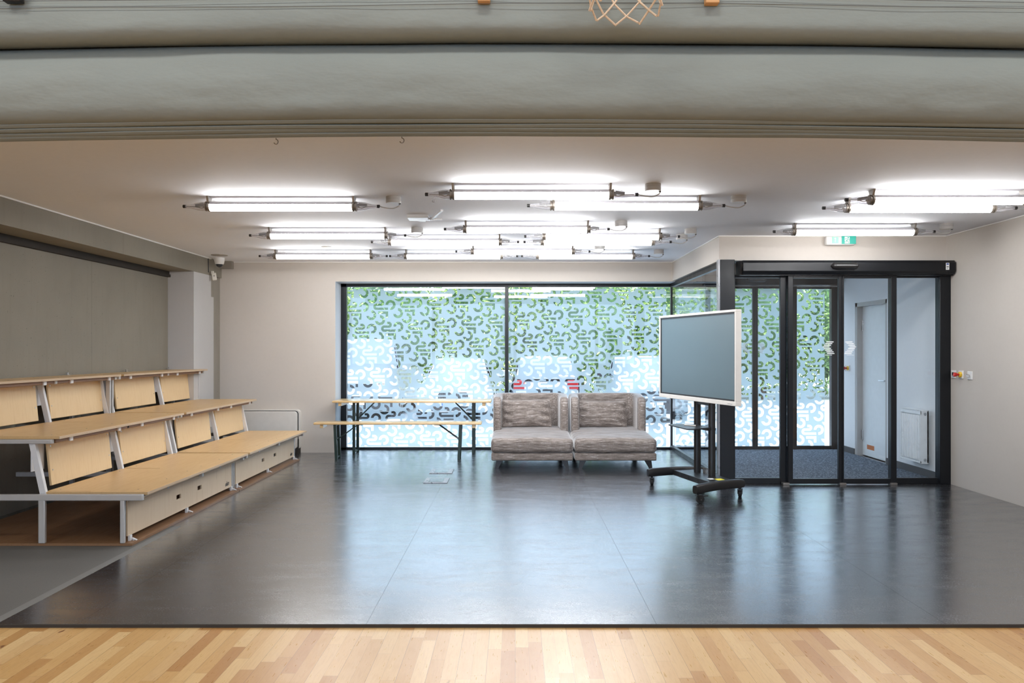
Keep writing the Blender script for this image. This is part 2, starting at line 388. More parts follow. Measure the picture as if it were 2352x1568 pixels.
class MB:
    def __init__(s): s.v = []; s.f = []; s.mi = []
    def add(s, vs, fs, mi=0):
        b = len(s.v); s.v += [Vector(v) for v in vs]
        for f in fs: s.f.append([i + b for i in f]); s.mi.append(mi)
        return s
    def box(s, x0, x1, y0, y1, z0, z1, mi=0):
        vs = [(x, y, z) for z in (z0, z1) for y in (y0, y1) for x in (x0, x1)]
        return s.add(vs, [(0, 2, 3, 1), (4, 5, 7, 6), (0, 1, 5, 4), (2, 6, 7, 3), (0, 4, 6, 2), (1, 3, 7, 5)], mi)
    def obox(s, c, ax, ay, az, hx, hy, hz, mi=0):
        c, ax, ay, az = Vector(c), Vector(ax).normalized(), Vector(ay).normalized(), Vector(az).normalized()
        vs = [c + ax * hx * i + ay * hy * j + az * hz * k for k in (-1, 1) for j in (-1, 1) for i in (-1, 1)]
        return s.add(vs, [(0, 2, 3, 1), (4, 5, 7, 6), (0, 1, 5, 4), (2, 6, 7, 3), (0, 4, 6, 2), (1, 3, 7, 5)], mi)
    def bar(s, p, q, w, h, up=(0, 0, 1), mi=0):
        p, q = Vector(p), Vector(q); d = (q - p).normalized(); side = d.cross(Vector(up))
        if side.length < 1e-4: side = d.cross(Vector((0, 1, 0)))
        side.normalize(); u = side.cross(d).normalized()
        return s.obox((p + q) / 2, d, side, u, (q - p).length / 2, w / 2, h / 2, mi)
    def prism(s, pts, off, mi=0):
        """polygon pts (3-D, planar) extruded by the vector off"""
        n = len(pts); off = Vector(off); vs = [Vector(p) for p in pts] + [Vector(p) + off for p in pts]
        fs = [tuple(range(n - 1, -1, -1)), tuple(range(n, 2 * n))] + [(i, (i + 1) % n, n + (i + 1) % n, n + i) for i in range(n)]
        return s.add(vs, fs, mi)
    def tube(s, path, r, n=8, caps=True, mi=0):
        P = [Vector(p) for p in path]; vs = []; fs = []
        rr = r if isinstance(r, (list, tuple)) else [r] * len(P)
        prev = None
        for i, p in enumerate(P):
            t = (P[min(i + 1, len(P) - 1)] - P[max(i - 1, 0)]).normalized()
            if prev is None:
                a = Vector((0, 0, 1)) if abs(t.z) < .9 else Vector((1, 0, 0)); u = t.cross(a).normalized()
            else:
                u = (prev - t * prev.dot(t)).normalized()
            prev = u; w = t.cross(u)
            for k in range(n):
                an = 2 * PI * k / n; vs.append(p + (u * math.cos(an) + w * math.sin(an)) * rr[i])
        for i in range(len(P) - 1):
            for k in range(n):
                a, b = i * n + k, i * n + (k + 1) % n; fs.append((a, b, b + n, a + n))
        if caps:
            fs.append(tuple(range(n - 1, -1, -1))); e = (len(P) - 1) * n; fs.append(tuple(range(e, e + n)))
        return s.add(vs, fs, mi)
    def lathe(s, prof, c, axis, n=20, mi=0):
        """prof: (distance along the axis, radius)"""
        c, ax = Vector(c), Vector(axis).normalized()
        a = Vector((0, 0, 1)) if abs(ax.z) < .9 else Vector((1, 0, 0)); u = ax.cross(a).normalized(); w = ax.cross(u)
        vs = []; fs = []
        for d, r in prof:
            for k in range(n):
                an = 2 * PI * k / n; vs.append(c + ax * d + (u * math.cos(an) + w * math.sin(an)) * r)
        for i in range(len(prof) - 1):
            for k in range(n):
                p, q = i * n + k, i * n + (k + 1) % n; fs.append((p, q, q + n, p + n))
        if prof[0][1] > 1e-6: fs.append(tuple(range(n - 1, -1, -1)))
        if prof[-1][1] > 1e-6: e = (len(prof) - 1) * n; fs.append(tuple(range(e, e + n)))
        return s.add(vs, fs, mi)
    def rbox(s, x0, x1, y0, y1, z0, z1, r, n=(8, 8, 4), deform=None, mi=0, edge=3):
        """box with rounded edges, evenly gridded so that it can be deformed"""
        lo, hi = (x0, y0, z0), (x1, y1, z1)
        def samples(a, b, k):
            rr = min(r, (b - a) / 2 - 1e-5)
            e = [a + rr * (1 - math.cos(PI / 2 * i / edge)) * 1.0 for i in range(edge)]
            e = [a + rr * i / edge for i in range(edge)]
            mid = [a + rr + (b - a - 2 * rr) * i / k for i in range(k + 1)]
            return e + mid + [a + b - t for t in reversed(e)]
        S = [samples(lo[i], hi[i], n[i]) for i in range(3)]
        key = {}; vs = []; fs = []
        def vid(p):
            k = tuple(round(t, 5) for t in p)
            if k not in key:
                q = []; ins = Vector([min(max(p[i], lo[i] + min(r, (hi[i] - lo[i]) / 2)), hi[i] - min(r, (hi[i] - lo[i]) / 2)) for i in range(3)])
                d = Vector(p) - ins
                m = max(abs(d.x), abs(d.y), abs(d.z))
                pt = ins + d.normalized() * min(r, m if m > 0 else 0) if d.length > 1e-9 else Vector(p)
                if deform: pt = Vector(deform(pt))
                key[k] = len(vs); vs.append(pt)
            return key[k]
        for ax in range(3):
            u, w = [(1, 2), (2, 0), (0, 1)][ax]
            for side in (0, 1):
                for i in range(len(S[u]) - 1):
                    for j in range(len(S[w]) - 1):
                        q = []
                        for (ii, jj) in ((i, j), (i + 1, j), (i + 1, j + 1), (i, j + 1)):
                            p = [0, 0, 0]; p[ax] = (lo, hi)[side][ax]; p[u] = S[u][ii]; p[w] = S[w][jj]; q.append(vid(p))
                        q = q if side else q[::-1]
                        if len(set(q)) == 4: fs.append(tuple(q))
        return s.add(vs, fs, mi)
    def loft(s, secs, caps=True, mi=0):
        n = len(secs[0]); vs = [p for sec in secs for p in sec]; fs = []
        for i in range(len(secs) - 1):
            for k in range(n):
                a, b = i * n + k, i * n + (k + 1) % n; fs.append((a, b, b + n, a + n))
        if caps: fs.append(tuple(range(n - 1, -1, -1))); e = (len(secs) - 1) * n; fs.append(tuple(range(e, e + n)))
        return s.add(vs, fs, mi)
    def grid(s, rows, mi=0):
        n = len(rows[0]); vs = [p for r in rows for p in r]
        fs = [(i * n + k, i * n + k + 1, (i + 1) * n + k + 1, (i + 1) * n + k) for i in range(len(rows) - 1) for k in range(n - 1)]
        return s.add(vs, fs, mi)
    def build(s, name, mat, parent=None, bevel=0., smooth=True, angle=38, solid=0., label=None, fixnorm=False, seg=2):
        me = bpy.data.meshes.new(name)
        vs = s.v
        if parent is not None:
            mi = rootmat(parent).inverted(); vs = [mi @ v for v in vs]
        me.from_pydata([tuple(v) for v in vs], [], s.f)
        mats = mat if isinstance(mat, (list, tuple)) else [mat]
        for m in mats: me.materials.append(M[m])
        if len(mats) > 1:
            for p, k in zip(me.polygons, s.mi): p.material_index = k
        if fixnorm:
            bm = bmesh.new(); bm.from_mesh(me); bmesh.ops.recalc_face_normals(bm, faces=bm.faces); bm.to_mesh(me); bm.free()
        if smooth:
            me.polygons.foreach_set('use_smooth', [True] * len(me.polygons)); me.set_sharp_from_angle(angle=R(angle))
        me.update()
        o = bpy.data.objects.new(name, me); COL.objects.link(o)
        if parent is not None: o.parent = parent
        if solid:
            md = o.modifiers.new('solidify', 'SOLIDIFY'); md.thickness = solid; md.offset = 0
        if bevel:
            md = o.modifiers.new('bevel', 'BEVEL'); md.width = bevel; md.segments = seg; md.limit_method = 'ANGLE'; md.angle_limit = R(40)
        if label: o['label'] = label
        return o

def tag(o, label, cat, group=None, kind=None):
    o['label'] = label; o['category'] = cat
    if group: o['group'] = group
    if kind: o['kind'] = kind
    return o
def thing(name, label, cat, loc=(0, 0, 0), rz=0., group=None, kind=None):
    o = bpy.data.objects.new(name, None); COL.objects.link(o); o.empty_display_size = .1
    o.location = loc; o.rotation_euler = (0, 0, rz)
    ROOTM[o.name] = Matrix.Translation(Vector(loc)) @ Matrix.Rotation(rz, 4, 'Z')
    return tag(o, label, cat, group, kind)
def copy_tree(o, parent=None):
    c = o.copy(); COL.objects.link(c); c.parent = parent
    for ch in list(o.children): copy_tree(ch, c)
    return c
def struct(name, mb, mat, label, cat, **kw):
    return tag(mb.build(name, mat, **kw), label, cat, kind='structure')
def letters(mb, text, size, origin, ux, uy, depth, shear=0., mi=0, bold=.0):
    """adds raised lettering to a mesh builder"""
    cu = bpy.data.curves.new('lettering', 'FONT'); cu.body = text; cu.size = size; cu.shear = shear; cu.offset = bold
    cu.extrude = depth / 2; cu.resolution_u = 3
    ob = bpy.data.objects.new('lettering', cu); COL.objects.link(ob)
    dg = bpy.context.evaluated_depsgraph_get(); me = bpy.data.meshes.new_from_object(ob.evaluated_get(dg))
    ux, uy = Vector(ux).normalized(), Vector(uy).normalized(); uz = ux.cross(uy); o = Vector(origin)
    mb.add([o + ux * v.co.x + uy * v.co.y + uz * v.co.z for v in me.vertices], [tuple(p.vertices) for p in me.polygons], mi)
    bpy.data.objects.remove(ob); bpy.data.curves.remove(cu); bpy.data.meshes.remove(me)
    return mb
plain('box_grey_dark', (.055, .058, .062), .6)
plain('grey_dark_alu', (.30, .30, .31), .3, .6)
plain('collar_grey', (.22, .22, .22), .25)
plain('beige_plate', (.36, .32, .27), .5)
plain('silver_dark', (.30, .30, .31), .3, .9)
plain('outlet_metal', (.30, .31, .33), .3, .5)
plain('sofa_seam', (.10, .09, .085), .7)
plain('cord_grey', (.12, .12, .115), .7)
SKY, SUN, HALL_FILL = 5.5, 5.0, 55.
# ------------------------------------------------------------------ the room shell
YB, YF, YW = 10.95, 4.09, 11.33          # back wall face, front edge of the room floor, window plane
ZC = 2.665                               # ceiling height
XR, XB = 4.65, 2.2                       # right wall, side of the bulkhead over the entrance
m = MB(); m.box(-2.71, XR + .32, YF, YB, -.2, 0); m.box(-4.6, -2.71, 6.37, YB, -.2, 0); m.box(-2.512, 4.8, YB, YW + .06, -.2, 0)
struct('floor', m, 'linoleum', 'dark grey linoleum floor with welded seams', 'floor')
struct('floor_parquet', MB().box(-7, 7, -8, YF - .012, -.2, -.014), 'parquet', 'light beech strip parquet in front of the dark floor', 'floor')
struct('floor_concrete', MB().box(-4.6, -2.77, YF, 6.37, -.2, -.001), 'grey_floor', 'plain grey floor patch beside and under the wooden tribune', 'floor')
struct('floor_strip', MB().box(-2.77, -2.71, YF, 6.37, -.2, .0), 'pale_strip', 'pale strip between the grey floor patch and the dark linoleum', 'floor')
struct('trim_1', MB().box(-7, 7, YF - .012, YF, -.2, .0015), 'dark_rail', 'dark edge strip between the parquet and the linoleum', 'trim')

struct('ceiling', MB().box(-4.1, XR + .1, 4.17, YW + .1, ZC, ZC + .12), 'ceiling_paint', 'smooth pale painted ceiling of the room', 'ceiling')
m = MB().box(-4.75, -4.1, 4.17, YB + .2, 2.435, ZC + .1)
struct('beam', m, 'concrete', 'bare concrete beam along the left edge of the ceiling', 'beam')
struct('wall_left', MB().box(-4.75, -4.43, 4.17, YB + .2, -.1, 2.435), 'concrete', 'bare concrete wall behind the wooden tribune', 'wall')
m = MB().box(-4.43, -4.395, 4.2, 10.0, 2.36, 2.395).box(-4.43, -4.41, 4.2, 10.0, 2.395, 2.435)
struct('trim_2', m, 'dark_rail', 'thin dark rail under the concrete beam', 'trim')
m = MB(); m.box(-4.43, -4.1, 10.0, 10.57, 0, 2.435); m.box(-4.43, -4.1, 10.57, 10.66, 0, 2.15)
struct('pillar', m, 'plaster_cool', 'smooth plastered pillar in the back left corner', 'pillar')
m = MB(); m.box(-4.43, -4.125, 10.66, YB + .1, 0, ZC); m.box(-4.43, -4.115, 10.56, 10.66, 2.15, ZC)
struct('pillar_concrete', m, 'concrete_pale', 'narrow bare concrete strip in the back left corner', 'pillar')
struct('ledge', MB().box(-4.125, -3.93, 10.86, YB + .02, 2.565, ZC), 'concrete_pale', 'small concrete block under the ceiling behind the dome camera', 'beam')

m = MB(); m.box(-4.1, -4.09, 4.17, 10.56, ZC - .012, ZC); m.box(-3.93, XB, YB - .008, YB, ZC - .01, ZC); m.box(XB - .008, XB, 8.45, YB, ZC - .01, ZC); m.box(XB, XR, 8.442, 8.45, ZC - .01, ZC); m.box(XR - .008, XR, 4.17, 8.45, ZC - .01, ZC)
struct('trim_4', m, 'white_plastic', 'thin white joint line where the ceiling meets the walls', 'trim')
m = MB(); m.box(-4.125, -2.512, YB, YW + .12, 0, ZC); m.box(-2.512, XB + .1, YB, YW + .12, 2.391, ZC)
struct('wall_back', m, 'plaster', 'smooth pale plaster wall around the wide window', 'wall')
m = MB(); m.box(-2.516, -2.510, YB + .002, YW, 0, 2.391); m.box(-2.51, XB + .09, YB + .002, YW, 2.388, 2.3935)
struct('trim_3', m, 'reveal_paint', 'pale blue-grey lining of the window recess', 'trim')
struct('wall_entrance', MB().box(XB + .1, XR + .1, 11.25, YW + .12, 2.34, ZC), 'plaster', 'pale wall band over the outer entrance doors', 'wall')
m = MB(); m.box(XB, XR, 8.45, 8.6, 2.397, ZC); m.box(XB, XB + .14, 8.6, YB, 2.397, ZC)
struct('wall_bulkhead', m, 'plaster', 'pale plaster bulkhead over the glazed entrance lobby', 'wall')
m = MB(); m.box(XR, XR + .3, 4.17, 8.46, 0, ZC);
struct('wall_right', m, 'plaster', 'smooth pale plaster wall on the right side of the room', 'wall')
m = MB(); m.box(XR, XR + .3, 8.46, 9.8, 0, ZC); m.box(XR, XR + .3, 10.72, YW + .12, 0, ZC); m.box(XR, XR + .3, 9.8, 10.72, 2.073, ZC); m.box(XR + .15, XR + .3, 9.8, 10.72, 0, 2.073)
struct('wall_lobby', m, 'plaster_daylit', 'smooth wall inside the glazed lobby around the white door, daylight painted in', 'wall')
m = MB(); m.box(XR - .014, XR, 8.5, 9.8, 0, .085); m.box(XR - .014, XR, 10.72, 11.25, 0, .085)
struct('baseboard_right', m, 'box_grey_dark', 'dark baseboard along the lobby wall', 'baseboard')
struct('mat', MB().box(2.36, XR, 8.47, 11.26, 0, .006), 'carpet', 'dark blue-grey carpet mat filling the entrance lobby floor', 'carpet')

# the hall in front, where the camera stands: only its light and floor can be seen
struct('wall_lintel', MB().box(-7, 7, 4.16, 4.4, ZC + .12, 5.6), 'hall_white', 'high wall above the opening behind the grey curtain', 'wall')
struct('wall_jamb', MB().box(-7, -4.75, 4.16, 4.4, -.1, 5.6), 'hall_white', 'wall beside the opening on the hall side', 'wall')
struct('wall_pier', MB().box(4.95, 7, 4.16, 4.4, -.1, 5.6), 'hall_white', 'wall pier beside the opening', 'wall')
struct('wall_west', MB().box(-7.2, -7, -8, 4.4, -.1, 5.6), 'hall_white', 'side wall of the hall', 'wall')
struct('wall_east', MB().box(7, 7.2, -8, 4.4, -.1, 5.6), 'hall_white', 'side wall of the hall', 'wall')
struct('ceiling_hall', MB().box(-7.2, 7.2, -8.2, 4.4, 5.6, 5.8), 'hall_white', 'high ceiling of the hall', 'ceiling')
m = MB(); m.box(-7, 7, -8.2, -8, -.1, .9); m.box(-7, 7, -8.2, -8, 4.9, 5.6); m.box(-7, -6.4, -8.2, -8, .9, 4.9); m.box(6.4, 7, -8.2, -8, .9, 4.9)
for x in (-3.2, 0, 3.2): m.box(x - .06, x + .06, -8.15, -8.05, .9, 4.9)
struct('wall_rear', m, 'hall_white', 'rear wall of the hall with tall windows', 'wall')

# ------------------------------------------------------------------ window 1
w1 = thing('window_1', 'wide black-framed window with frosted patterned film', 'window', (0, YW, 0), kind='structure')
m = MB(); y0, y1 = YW - .03, YW + .05
zt, zb = fz(659, YW), fz(1026.5, YW)
m.box(-2.512, fx(796.5, YW), y0, y1, 0, 2.391); m.box(-2.512, 2.3, y0, y1, zt, 2.391); m.box(-2.512, 2.3, y0, y1, 0, zb)
m.box(fx(1540, YW), 2.3, y0, y1, 0, 2.391)
m.build('frame', 'black_aluminium', w1, bevel=.003)
MB().box(fx(1159.8, YW), fx(1168, YW), y0 - .01, y1, zb, zt).build('mullion', 'black_aluminium', w1, bevel=.003)
xs = (fx(796.5, YW), fx(1159.8, YW), fx(1168, YW), fx(1540, YW))
for a, b in ((xs[0], xs[1]), (xs[2], xs[3])):
    MB().add([(a, YW, zb), (b, YW, zb), (b, YW, zt), (a, YW, zt)], [(0, 1, 2, 3)]).build('pane', 'pane_glass', w1, smooth=False)
def film(x0, x1, z0, z1, y, par):
    return MB().add([(x0, y, z0), (x1, y, z0), (x1, y, z1), (x0, y, z1)], [(0, 1, 2, 3)]).build('frosted_film', 'frosted_film', par, smooth=False)
film(fx(798, YW), xs[1], zb + .01, fz(662.5, YW), YW + .012, w1)
film(xs[2], fx(1531, YW), zb + .01, fz(662.5, YW), YW + .012, w1)

# ------------------------------------------------------------------ side glazing of the lobby
w2 = thing('window_2', 'clear glass side wall of the entrance lobby', 'window', (2.26, 9.9, 0), kind='structure')
m = MB(); m.box(2.235, 2.285, 8.45, 11.29, 0, .06); m.box(2.235, 2.285, 8.45, 11.29, 2.335, 2.397)
m.build('frame', 'black_aluminium', w2, bevel=.003)
MB().add([(2.26, 8.45, .06), (2.26, 11.29, .06), (2.26, 11.29, 2.335), (2.26, 8.45, 2.335)], [(0, 1, 2, 3)]).build('pane', 'door_glass', w2, smooth=False)

# ------------------------------------------------------------------ sliding door sets
def leaf(par, name, x0, x1, y, z0, z1, wl, wr, zb, pane='door_glass', t=.04):
    """framed glass leaf; wl and wr are the widths of its two stiles"""
    m = MB(); m.box(x0, x0 + wl, y - t / 2, y + t / 2, z0, z1); m.box(x1 - wr, x1, y - t / 2, y + t / 2, z0, z1)
    m.box(x0 + wl, x1 - wr, y - t / 2, y + t / 2, z0, z0 + zb); m.box(x0 + wl, x1 - wr, y - t / 2, y + t / 2, z1 - .03, z1)
    o = m.build(name, 'black_aluminium', par, bevel=.002)
    MB().add([(x0 + wl, y, z0 + zb), (x1 - wr, y, z0 + zb), (x1 - wr, y, z1 - .03), (x0 + wl, y, z1 - .03)], [(0, 1, 2, 3)]).build('pane', pane, o, smooth=False)
    return o
def arrow_mark(par, xc, zc, y, w, h, d):
    """striped arrow on the glass pointing to the side d"""
    m = MB(); n = 8; st = h / (n + .2)
    for k in range(n):
        z = zc + h / 2 - st * (k + .5); q = 1 - abs((k - 3.0) / 3.6)
        q = max(0, q)
        a = xc - d * w / 2 + d * w * .42 * q; b = xc + d * w * .12 + d * w * .38 * q + d * w * 0
        a, b = min(a, b), max(a, b)
        m.box(a, b, y - .001, y, z - st * .27, z + st * .27)
    m.box(xc - w * .3, xc + w * .3, y - .001, y, zc - h / 2 - st * .35, zc - h / 2 - st * .1)
    return m.build('arrow_sticker', 'sticker_white', par, smooth=False)

YD = 8.41
d1 = thing('door_1', 'black-framed automatic sliding glass door of the entrance lobby', 'door', (3.4, YD, 0), kind='structure')
post = MB().box(2.19, 2.345, 8.36, 8.47, 0, 2.397).build('corner_post', 'black_aluminium', d1, bevel=.004)
MB().box(2.172, 2.19, 8.37, 8.45, 0, 2.397).build('edge_cover', 'grey_dark_alu', post)
MB().box(4.534, 4.65, 8.36, 8.46, 0, 2.26).build('jamb_post', 'black_aluminium', d1, bevel=.004)
yh = 8.24
prof = [(yh + .03, 2.232), (yh, 2.262), (yh, 2.352), (yh + .025, 2.378), (8.43, 2.378), (8.43, 2.232)]
hb = MB().prism([(2.40, y, z) for y, z in prof], (2.235, 0, 0)).build('header_box', 'black_aluminium', d1, bevel=.004, fixnorm=True)
MB().prism([(2.375, y, z) for y, z in [(yh + .05, 2.225), (yh + .0, 2.33), (yh + .03, 2.37), (8.43, 2.383), (8.43, 2.225)]], (.025, 0, 0)).build('end_cap', 'black_plastic', hb, fixnorm=True)
MB().box(2.40, 4.64, 8.3, 8.40, 2.222, 2.233).build('track_rail', 'black_aluminium', hb)
def sensor(par, xc, zc, y, w, h):
    m = MB(); secs = []
    for i in range(13):
        t = -1 + 2 * i / 12; k = math.sqrt(max(0, 1 - abs(t) ** 5)); x = xc + t * w / 2
        secs.append([Vector((x, y - .055 * k * max(0, math.cos(a)), zc + h / 2 * k * math.sin(a))) for a in [R(-90 + 20 * j) for j in range(10)]])
    m.loft(secs); s = m.build('motion_sensor', 'black_plastic', par, fixnorm=True)
    MB().box(xc - w * .36, xc + w * .38, y - .058, y - .05, zc - .001, zc + .004).build('lens_strip', 'collar_grey', s)
sensor(hb, fx(1940, yh), 2.315, yh, .30, .078)
st = MB().box(4.53, 4.565, yh - .002, yh, 2.275, 2.348).build('label', 'sticker_white', hb, smooth=False)
m = MB()
m.box(4.536, 4.559, yh - .003, yh - .002, 2.328, 2.342); st2 = m.build('pictogram', 'sticker_blue', st, smooth=False)
MB().box(4.536, 4.559, yh - .003, yh - .002, 2.303, 2.311).box(4.536, 4.552, yh - .003, yh - .002, 2.288, 2.292).build('print', 'ink', st, smooth=False)
leaf(d1, 'side_panel', 2.345, 2.911, YD, 0, 2.235, .012, .07, .062)
leaf(d1, 'side_panel', 4.01, 4.545, YD, 0, 2.235, .055, .012, .062)
la = leaf(d1, 'sliding_leaf', 2.905, 3.478, YD - .055, .008, 2.225, .052, .035, .055)
lb = leaf(d1, 'sliding_leaf', 3.482, 4.06, YD - .055, .008, 2.225, .018, .06, .055)
ya = YD - .055 - .003
arrow_mark(la, fx(1903, ya), 1.455, ya, .125, .145, -1); arrow_mark(lb, fx(1953, ya), 1.455, ya, .125, .145, 1)
for px in (1799, 1928, 2044):
    x = fx(px, YD); MB().box(x - .035, x + .035, YD - .1, YD - .03, 0, .022).build('floor_guide', 'bracket_steel', d1, bevel=.003)

d2 = thing('door_2', 'black-framed outer sliding doors of the lobby with patterned frosted film', 'door', (3.45, YW, 0), kind='structure')
m = MB(); m.box(2.69, 4.62, 11.10, 11.26, 2.352, 2.497); h2 = m.build('header_box', 'black_aluminium', d2, bevel=.006)
sensor(h2, fx(1737, 11.1), 2.425, 11.1, .30, .072)
MB().box(2.55, 2.84, 11.02, 11.24, 2.385, 2.397).build('cover_plate', 'black_aluminium', d2)
m = MB(); m.box(2.3, 4.65, YW - .03, YW + .05, 2.335, 2.40); m.box(4.56, 4.65, YW - .04, YW + .04, 0, 2.35)
m.build('frame', 'black_aluminium', d2)
ft, fb = fz(660, YW), .05
for nm, x0, x1, wl, wr, y in (('side_panel', 2.30, 2.80, .01, .05, YW), ('side_panel', 4.02, 4.60, .03, .03, YW),
                               ('sliding_leaf', 2.738, 3.449, .068, .038, YW - .06), ('sliding_leaf', 3.45, 4.047, .038, .068, YW - .06)):
    o = leaf(d2, nm, x0, x1, y, 0, 2.345, wl, wr, .05, 'pane_glass')
    xf = x1 - wr - (.09 if x1 == 4.60 else 0)
    film(x0 + wl, xf, fb, ft, y + .012, o)
    if nm == 'sliding_leaf':
        yy = y - .003
        if x0 < 3: arrow_mark(o, fx(1712, yy), 1.462, yy, .125, .145, -1)
        else: arrow_mark(o, fx(1749, yy), 1.462, yy, .125, .145, 1)

d3 = thing('door_3', 'white flush door in the right-hand lobby wall', 'door', (XR + .1, 10.2, 0), kind='structure')
m = MB(); m.box(XR + .005, XR + .15, 10.665, 10.72, 0, 2.073); m.box(XR + .005, XR + .15, 9.8, 10.72, 2.02, 2.073); m.box(XR + .005, XR + .15, 9.8, 9.85, 0, 2.073)
m.build('frame', 'box_grey', d3)
MB().box(XR + .08, XR + .125, 9.85, 10.665, .012, 2.02).build('panel', 'door_white', d3, bevel=.002)
for z in (.28, 1.76):
    MB().lathe([(-.07, .011), (.07, .011)], (XR + .075, 10.66, z), (0, 0, 1), 12).box(XR + .06, XR + .09, 10.63, 10.69, z - .06, z + .06).build('hinge', 'silver', d3)
m = MB(); m.lathe([(0, .022), (.01, .022)], (XR + .08, 9.95, 1.04), (-1, 0, 0), 16); m.tube([(XR + .08, 9.95, 1.04), (XR + .03, 9.95, 1.04), (XR + .026, 9.965, 1.04), (XR + .026, 10.07, 1.04)], .009)
m.build('handle', 'silver', d3)
MB().box(XR + .0785, XR + .08, 10.32, 10.53, .105, .165).build('label', 'sticker_orange', d3, smooth=False)
MB().box(XR + .0785, XR + .08, 10.0, 10.18, .035, .07).box(XR + .0785, XR + .08, 10.60, 10.65, .09, .18).build('label', 'sticker_white', d3, smooth=False)

# ------------------------------------------------------------------ lobby radiator
ra = thing('radiator', 'white ribbed panel radiator on the lobby wall', 'radiator', (XR - .09, 8.97, .16))
X0, X1, Ya, Yb, Za, Zb = XR - .125, XR - .03, 8.75, 9.2, .16, .757
m = MB(); m.box(X0 + .028, X0 + .04, Ya + .008, Yb - .008, Za + .01, Zb - .012)
n = 11; dy = (Yb - Ya - .05) / n
for k in range(n):
    y = Ya + .03 + dy * k
    m.rbox(X0 - .004, X0 + .03, y, y + dy * .5, Za + .035, Zb - .055, .008, (1, 1, 2))
m.box(X0, X0 + .012, Ya, Yb, Zb - .045, Zb - .012); m.box(X0, X0 + .012, Ya, Yb, Za + .008, Za + .028)
m.build('front_panel', 'white_enamel', ra)
m = MB(); m.box(X0, X1, Ya, Ya + .006, Za, Zb); m.box(X0, X1, Yb - .006, Yb, Za, Zb); m.box(X1 - .02, X1, Ya, Yb, Za + .01, Zb - .01)
m.build('side_cover', 'white_enamel', ra, bevel=.002)
m = MB()
for k in range(14): y = Ya + .02 + (Yb - Ya - .04) * k / 13; m.box(X0, X1, y - .004, y + .004, Zb - .012, Zb)
m.box(X0, X0 + .008, Ya, Yb, Zb - .012, Zb); m.box(X1 - .008, X1, Ya, Yb, Zb - .012, Zb)
m.build('grille', 'white_enamel', ra)
for z in (Zb - .04, Za + .045):
    MB().lathe([(0, .016), (.008, .016), (.008, .009), (.014, .009)], ((X0 + X1) / 2 + .005, Ya, z), (0, -1, 0), 14).build('plug', 'silver', ra)
MB().lathe([(0, .014), (.03, .016), (.04, .01)], ((X0 + X1) / 2, Yb, Zb - .035), (0, 1, 0), 12).build('valve', 'silver', ra)
for ya_ in (Ya + .06, Yb - .09): MB().box(X1 - .01, XR, ya_, ya_ + .03, Za + .1, Zb - .05).build('wall_bracket', 'white_enamel', ra)

# ------------------------------------------------------------------ switches and emergency buttons
def plate(name, label, cat, yc, zc, kind, group):
    o = thing(name, label, cat, (XR, yc, zc), group=group); s = .042
    MB().rbox(XR - .011, XR, yc - s, yc + s, zc - s, zc + s, .004, (1, 2, 2)).build('cover', 'white_plastic', o)
    if kind == 'key':
        MB().box(XR - .013, XR - .010, yc - .019, yc + .019, zc - .014, zc + .02).build('display', 'ink', o)
        MB().box(XR - .012, XR - .010, yc - .018, yc + .018, zc - .031, zc - .026).build('print', 'sticker_blue', o)
    elif kind == 'stop':
        MB().lathe([(0, .030), (.014, .030), (.02, .024)], (XR - .01, yc, zc), (-1, 0, 0), 20).build('collar', 'yellow_plastic', o)
        MB().lathe([(0, .012), (.03, .012), (.03, .022), (.05, .022), (.056, .016)], (XR - .028, yc, zc), (-1, 0, 0), 20).build('button', 'red_plastic', o)
    else:
        m = MB().lathe([(0, .013), (.006, .012)], (XR - .01, yc, zc - .004), (-1, 0, 0), 16); m.obox((XR - .03, yc, zc - .002), (0, .6, 1), (1, 0, 0), (0, 1, -.6), .016, .012, .005)
        m.build('key', 'silver', o)
    return o
plate('switch_plate', 'white square control plate with small dark display beside the lobby post', 'switch', 8.30, 1.176, 'key', None)
plate('emergency_button', 'red and yellow emergency stop button on the room wall', 'button', 8.16, 1.176, 'stop', None)
plate('key_switch', 'white key switch plate with small metal key', 'switch', 8.0, 1.172, 'turn', None)
plate('switch_plate', 'white square control plate inside the lobby beside the white door', 'switch', 11.05, 1.18, 'key', None)
plate('emergency_button', 'red and yellow emergency stop button inside the glass lobby', 'button', 10.92, 1.18, 'stop', None)

# ------------------------------------------------------------------ emergency exit sign
ex = thing('exit_sign', 'white emergency exit light with green running man sign above the lobby door', 'sign', (3.5, 8.45, 2.6))
sx0, sx1 = fx(1898, 8.38), fx(1966, 8.38); sz0, sz1 = fz(562.5, 8.38), fz(542, 8.38)
MB().rbox(sx0, sx1, 8.38, 8.45, sz0, sz1, .02, (6, 2, 3)).build('housing', 'white_plastic', ex)
yf = 8.378
MB().box(fx(1911, yf), fx(1926, yf), yf, yf + .004, fz(558.7, yf), fz(543.8, yf)).build('arrow_panel', 'sign_pale_green', ex)
m = MB(); xc = fx(1918.2, yf); m.box(xc - .0035, xc + .0035, yf - .002, yf, fz(556, yf), fz(547, yf)); m.prism([(xc - .014, yf - .002, fz(548.5, yf)), (xc + .014, yf - .002, fz(548.5, yf)), (xc, yf - .002, fz(545, yf))], (0, .002, 0))
m.build('arrow', 'sticker_white', ex, smooth=False)
MB().box(fx(1933.5, yf), fx(1966, yf), yf - .002, yf + .004, fz(560, yf), fz(542, yf)).build('sign_panel', 'sign_green', ex)
gx = lambda u: fx(1880 + u / 15.68, yf); gz = lambda v: fz(530 + v / 15.68, yf)
MB().box(gx(938), gx(1118), yf - .003, yf - .002, gz(455), gz(208)).build('white_panel', 'sticker_white', ex, smooth=False)
m = MB(); yy = yf - .0045
